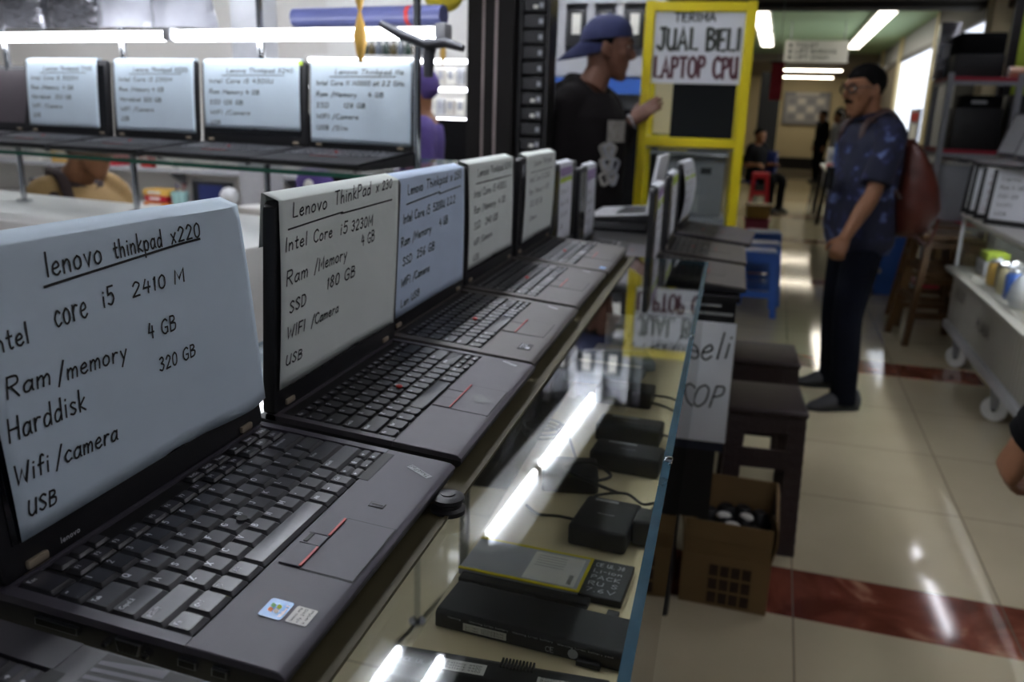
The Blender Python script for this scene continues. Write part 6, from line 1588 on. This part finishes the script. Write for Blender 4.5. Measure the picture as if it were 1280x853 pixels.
# backpack
bp = thing('backpack', 'brown leather backpack on the back of the standing person in the navy shirt', 'backpack', (1.235,4.065,.885), math.atan2(-.95,.32)+PI/2+PI/2)
bp.rotation_euler.z = 0
q = MB(M_leather); lat, f = frame_of((-.95,-.22,0)); O = Vector((0,0,0))
rg = []
for z, a, b_, y in ((-.02,.09,.05,-.02),(.02,.145,.090,-.025),(.12,.165,.112,-.035),(.22,.158,.100,-.025),(.32,.135,.075,.0),(.40,.105,.05,.02),(.435,.06,.03,.03)):
    rg.append([p+Vector((.008*noise.noise(p*9+Vector((z*7,0,0))),.008*noise.noise(p*11),.0)) for p in sring(O+f*y+Vector((0,0,z)), lat, f, a, b_, 26, 2.6)])
q.loft(rg); q.build('bag', bp, smooth=60)
q = MB(M_leather); q.loft([sring(O-f*(.085+y)+Vector((0,0,z)), lat, f, a, .03, 18, 2.6) for z, a, y in ((.03,.085,0),(.06,.105,.012),(.14,.105,.016),(.19,.09,.008))]); q.build('front_pocket', bp, smooth=60)
for s, nm in ((1,'near'),(-1,'far')):
    q = MB(M_strap); sh = Jm['shL' if s > 0 else 'shR']-Vector((1.235,4.065,.885)); inn = (Jm['neck']-Jm['shL' if s > 0 else 'shR'])*.42
    q.tube([O+lat*.07*s+f*.05+Vector((0,0,.40)), sh+inn-f*.075+Vector((0,0,.030)), sh+inn+Vector((0,0,.083)), sh+inn+f*.095+Vector((0,0,.0)), sh+inn*.7+f*.08+Vector((0,0,-.12)), sh+inn*.75+f*.0+Vector((0,0,-.20)), O+lat*.12*s+f*.07+Vector((0,0,.16))],[.015]*7,8,4,flat=.35,up=(0,0,1)); q.build('shoulder_strap', bp, smooth=60)
q = MB(M_leather); q.tube([O+lat*.11-f*.02+Vector((0,0,.0)), O+lat*.15-f*.05+Vector((.02,-.02,-.04)), O+lat*.13-f*.08+Vector((.03,-.02,.08))],.007,6,4); q.build('loose_strap', bp, smooth=60)

# ---- the man with the blue cap
J = stand((-.205,3.36,0), (.93,-.36,0), 1.75)
J.update(head=Vector((-.142,3.395,1.655)), neck=Vector((-.205,3.37,1.495)), hf=Vector((.985,.12,-.10)), hup=Vector((.10,0,1)),
    shR=Vector((-.285,3.215,1.415)), shL=Vector((-.155,3.53,1.415)), elR=Vector((-.335,3.175,1.12)), wrR=Vector((-.22,3.13,.90)), elL=Vector((-.13,3.62,1.24)), wrL=Vector((-.048,3.615,1.360)))
capm, Bc, Jc = person('person', 'person in a navy cap turned backwards and a charcoal hoodie, hand on the yellow cabinet', J, M_skin_dark, M_hoodie, M_denim, M_shoe, sleeve=1, hem=.80, voxel=.0055, shirt_off=.026, sleeve_r=1.2, hair=False, hood=True, belly=.02,
    hands={'L':dict(d=(.75,.0,.62), pn=(.35,.75,-.3), side=(-.5,-.3,.8), curl=(.12,.15,.12), spread=.12, thumb=.2), 'R':dict()})
hair_cap(capm, Bc, front=.075, side=-.03, back=-.075, th=1.045)
q = MB(M_capblue); q.M = Bc; nu, nv = 36, 14; rings = []
for j in range(nv+1):
    ph = PI/2*(j/nv); rings.append([((.0845+.002*abs(math.sin(i*PI/6)))*math.cos(2*PI*i/nu)*math.cos(ph)**.8, .107*math.sin(2*PI*i/nu)*math.cos(ph)**.8-.016, .040+.022*math.sin(2*PI*i/nu)*(1-j/nv)+.098*math.sin(ph)) for i in range(nu)])
q.loft(rings); q.build('cap_crown', capm, smooth=60)
q = MB(M_capblue); q.M = Bc; up_, dn_ = [], []
for i in range(15):
    a = PI+PI*(i/14); r0 = (.078*math.cos(a), .105*math.sin(a)-.016); r1 = (.072*math.cos(a), (.105+.085*math.sin(i/14*PI))*math.sin(a)-.016)
    z0 = .016+.012*math.sin(a)*-1*-1; up_.append((*r0,.018)); dn_.append((*r1, -.016-.050*math.sin(i/14*PI)+.012*abs(math.cos(a))))
vs = up_+dn_+[(x,y,z-.005) for x,y,z in up_+dn_]; m_ = 15; fs = []
for i in range(m_-1): fs += [(i,i+1,m_+i+1,m_+i),(2*m_+i+1,2*m_+i,3*m_+i,3*m_+i+1),(m_+i,m_+i+1,3*m_+i+1,3*m_+i)]
q.add(vs, fs); q.build('cap_brim', capm, smooth=50)
q = MB(M_capblue); q.M = Bc; q.ball((0,-.014,.140),(.008,.008,.005),8,6); q.build('cap_button', capm, smooth=60)
# pale print on the chest of the hoodie
M_print = mat('faded_grey_print', '#8d8984', .85, var=.3, scale=40)
q = MB(M_print, M_grey)
rn = random.Random(4); ch = Jc['chest']; fx = Jc['f']; lx = Jc['lat']
def chest_pt(a, z):
    return ch + fx*(.158-.9*a*a) + lx*a + Vector((0,0,z))
for (a0, a1, z0, z1) in ((-.10,.04,.00,.09),):
    rows = [[chest_pt(a0+(a1-a0)*i/8, z0+(z1-z0)*j/6)+fx*.003 for i in range(9)] for j in range(7)]
    q.loft(rows, cap=False, closed=False)
for k in range(9):
    a = -.11+.022*(k%4)+.01*rn.random(); z = -.03-.055*(k//3)-.012*rn.random()
    pts = [chest_pt(a+.028*math.cos(t_)*(1+.3*math.sin(3*t_)), z+.026*math.sin(t_))+fx*.004 for t_ in [2*PI*i/14 for i in range(15)]]
    q.m(M_grey if k % 2 else M_print).tube(pts, .007, 5)
q.build('chest_print', capm, smooth=60)
q = MB(M_lgrey); w_ = Jc['wrL']; q.tube([w_+Vector((.0,-.028,.012)), w_+Vector((.018,-.006,-.026)), w_+Vector((.0,.026,-.016)), w_+Vector((-.018,.008,.028)), w_+Vector((.0,-.028,.012))],.006,8,4); q.build('wristband', capm, smooth=60)

# ---- seated shop assistant in the tan jacket
J = stand((-2.03,2.42,0), (.97,-.12,0), 1.62); dz = Vector((0,0,-.285))
for k_ in ('pelvis','chest','neck','head','shL','shR','elL','elR','wrL','wrR','hiL','hiR'): J[k_] = J[k_]+dz
f_, l_ = J['f'], J['lat']
for s, sg in (('L',1),('R',-1)):
    J['kn'+s] = J['hi'+s]+f_*.42+l_*.03*sg+Vector((0,0,-.02)); J['an'+s] = Vector((J['kn'+s].x, J['kn'+s].y, .20))+f_*.02; J['an'+s].z = .20
    J['el'+s] = J['sh'+s]+f_*.03+l_*.03*sg+Vector((0,0,-.27)); J['wr'+s] = J['el'+s]+f_*.22-l_*.03*sg+Vector((0,0,.0))
J['head'] = J['head']+f_*.05; J['hf'] = f_*.95+Vector((0,0,-.25))
tan, Bt, Jt = person('person', 'seated person in a tan jacket with dark brown collar behind the left showcase', J, M_skin, M_tan, M_denim, M_shoe, sleeve=1, hem=.93, voxel=.009, cvox=.012, shirt_off=.026, sleeve_r=1.2)
for ch_ in list(tan.children):
    if ch_.name.startswith('shoe'): ch_.location.z = .125
n_ = Jt['neck']
q = MB(M_brown); q.tube([n_+f_*.07+l_*.02+Vector((0,0,-.045)), n_-l_*.08+f_*.03+Vector((0,0,-.01)), n_-l_*.07-f_*.05+Vector((0,0,.025)), n_-f_*.085+Vector((0,0,.03)), n_+l_*.07-f_*.05+Vector((0,0,.025)), n_+l_*.08+f_*.03+Vector((0,0,-.01)), n_+f_*.07+l_*.02+Vector((0,0,-.045))],.02,8,4); q.build('knit_collar', tan, smooth=60)
sh_ = Jt['shR']
for k_ in range(2):
    q = MB(M_brown); a = -.02+.075*k_
    q.tube([sh_+(n_-sh_)*(.45-.3*k_)-f_*.03+Vector((0,0,.078-.035*k_)), sh_+(n_-sh_)*(.30-.3*k_)+f_*.055+Vector((0,0,.058-.04*k_)), sh_+(n_-sh_)*(.15-.25*k_)+f_*.115+Vector((0,0,-.01-.06*k_))],[.022,.024,.018],8,4,flat=.5,up=(0,0,1)); q.build('shoulder_band', tan, smooth=60)
so = thing('shop_stool', 'tall stool under the seated person in the tan jacket', 'stool', (-2.03,2.42,0), .2)
q = MB(M_darkmetal); q.lathe([(.17,.52),(.18,.53),(.18,.56),(.16,.575)],20); q.build('seat', so, smooth=40)
for a in range(4):
    q = MB(M_steel); c, s = math.cos(a*PI/2+.78), math.sin(a*PI/2+.78); q.cyl((c*.2,s*.2,0),(c*.12,s*.12,.525),.013,n=8); q.build('leg', so, smooth=40)
q = MB(M_steel); q.tube([(.175*math.cos(2*PI*i/24),.175*math.sin(2*PI*i/24),.195) for i in range(25)],.009,6); q.build('foot_ring', so, smooth=40)

# ---- others, mostly hidden
J = stand((-1.07,3.60,0), (-.9,-.35,0), 1.58)
J['hf'] = Vector((-.9,-.4,0))
pur, Bp, Jp = person('person', 'person in purple behind the rightmost laptop of the left glass shelf', J, M_skin, M_purple, M_denim, M_shoe, sleeve=1, voxel=.012, cvox=.014, face=True, hairkw=dict(front=.05, side=-.02, back=-.08, th=1.16, mt=M_purple))
J = stand((1.36,1.20,0), (-.02,1,0), 1.72)
J.update(elL=Vector((1.115,1.19,1.01)), wrL=Vector((.996,1.290,.832)))
edge, Be, Je = person('person', 'person in black cut off by the right edge, only a sleeve and hand showing', J, M_skin, M_blackcloth, M_denim, M_shoe, sleeve=1, voxel=.0055, cvox=.009, shirt_off=.022, sleeve_r=1.35,
    hands={'L':dict(d=(-.28,.2,-.9), pn=(.95,.05,.1), side=(.1,.95,.2), curl=(.7,.9,.5), thumb=.9)})
q = MB(M_blackcloth); e_, w_ = Je['elL'], Je['wrL']; q.tube([e_.lerp(w_,.55), e_.lerp(w_,.85), e_.lerp(w_,1.02)],[.052,.052,.045],14,3); q.build('wide_cuff', edge, smooth=60)
J = stand((2.36,20.6,0), (-.9,-.4,0), 1.62); person('person', 'distant person in black standing near the end wall of the corridor', J, M_skin, M_blackcloth, M_blackcloth, M_sole, sleeve=1, voxel=.016, cvox=.016, face=False)
J = stand((2.62,20.0,0), (-.9,-.3,0), 1.60); person('person', 'distant person in grey right of the one in black near the end wall', J, M_skin, M_grey, M_blackcloth, M_sole, sleeve=.5, voxel=.016, cvox=.016, face=False)
J = stand((.80,13.6,0), (.75,-.65,0), 1.62); dz = Vector((0,0,-.36))
for k_ in ('pelvis','chest','neck','head','shL','shR','elL','elR','wrL','wrR','hiL','hiR'): J[k_] = J[k_]+dz
for s, sg in (('L',1),('R',-1)):
    J['kn'+s] = J['hi'+s]+J['f']*.42+J['lat']*.04*sg; J['an'+s] = Vector((J['kn'+s].x,J['kn'+s].y,.075))
    J['wr'+s] = J['el'+s]+J['f']*.22+Vector((0,0,.02))
person('person', 'dark dressed person seated on a dark blue chair beyond the yellow cabinet', J, M_skin, M_blackcloth, M_blackcloth, M_sole, sleeve=.5, voxel=.016, cvox=.016, face=False)
bc = thing('blue_chair', 'dark blue chair under the seated dark dressed person in the corridor', 'chair', (.80,13.62,0), -.7)
q = MB(mat('deep_blue_plastic','#1c2a66',.5)); q.rbox((0,0,.43),(.42,.42,.04),.012); q.build('seat', bc, smooth=40)
q = MB(mat('deep_blue_plastic_back','#1c2a66',.5)); q.rbox((0,.22,.68),(.42,.035,.46),.012); q.build('backrest', bc, smooth=40)
for a in (-1,1):
    for b_ in (-1,1): q = MB(M_darkmetal); q.cyl((a*.19,b_*.19,0),(a*.17,b_*.17,.42),.014,n=8); q.build('leg', bc, smooth=40)
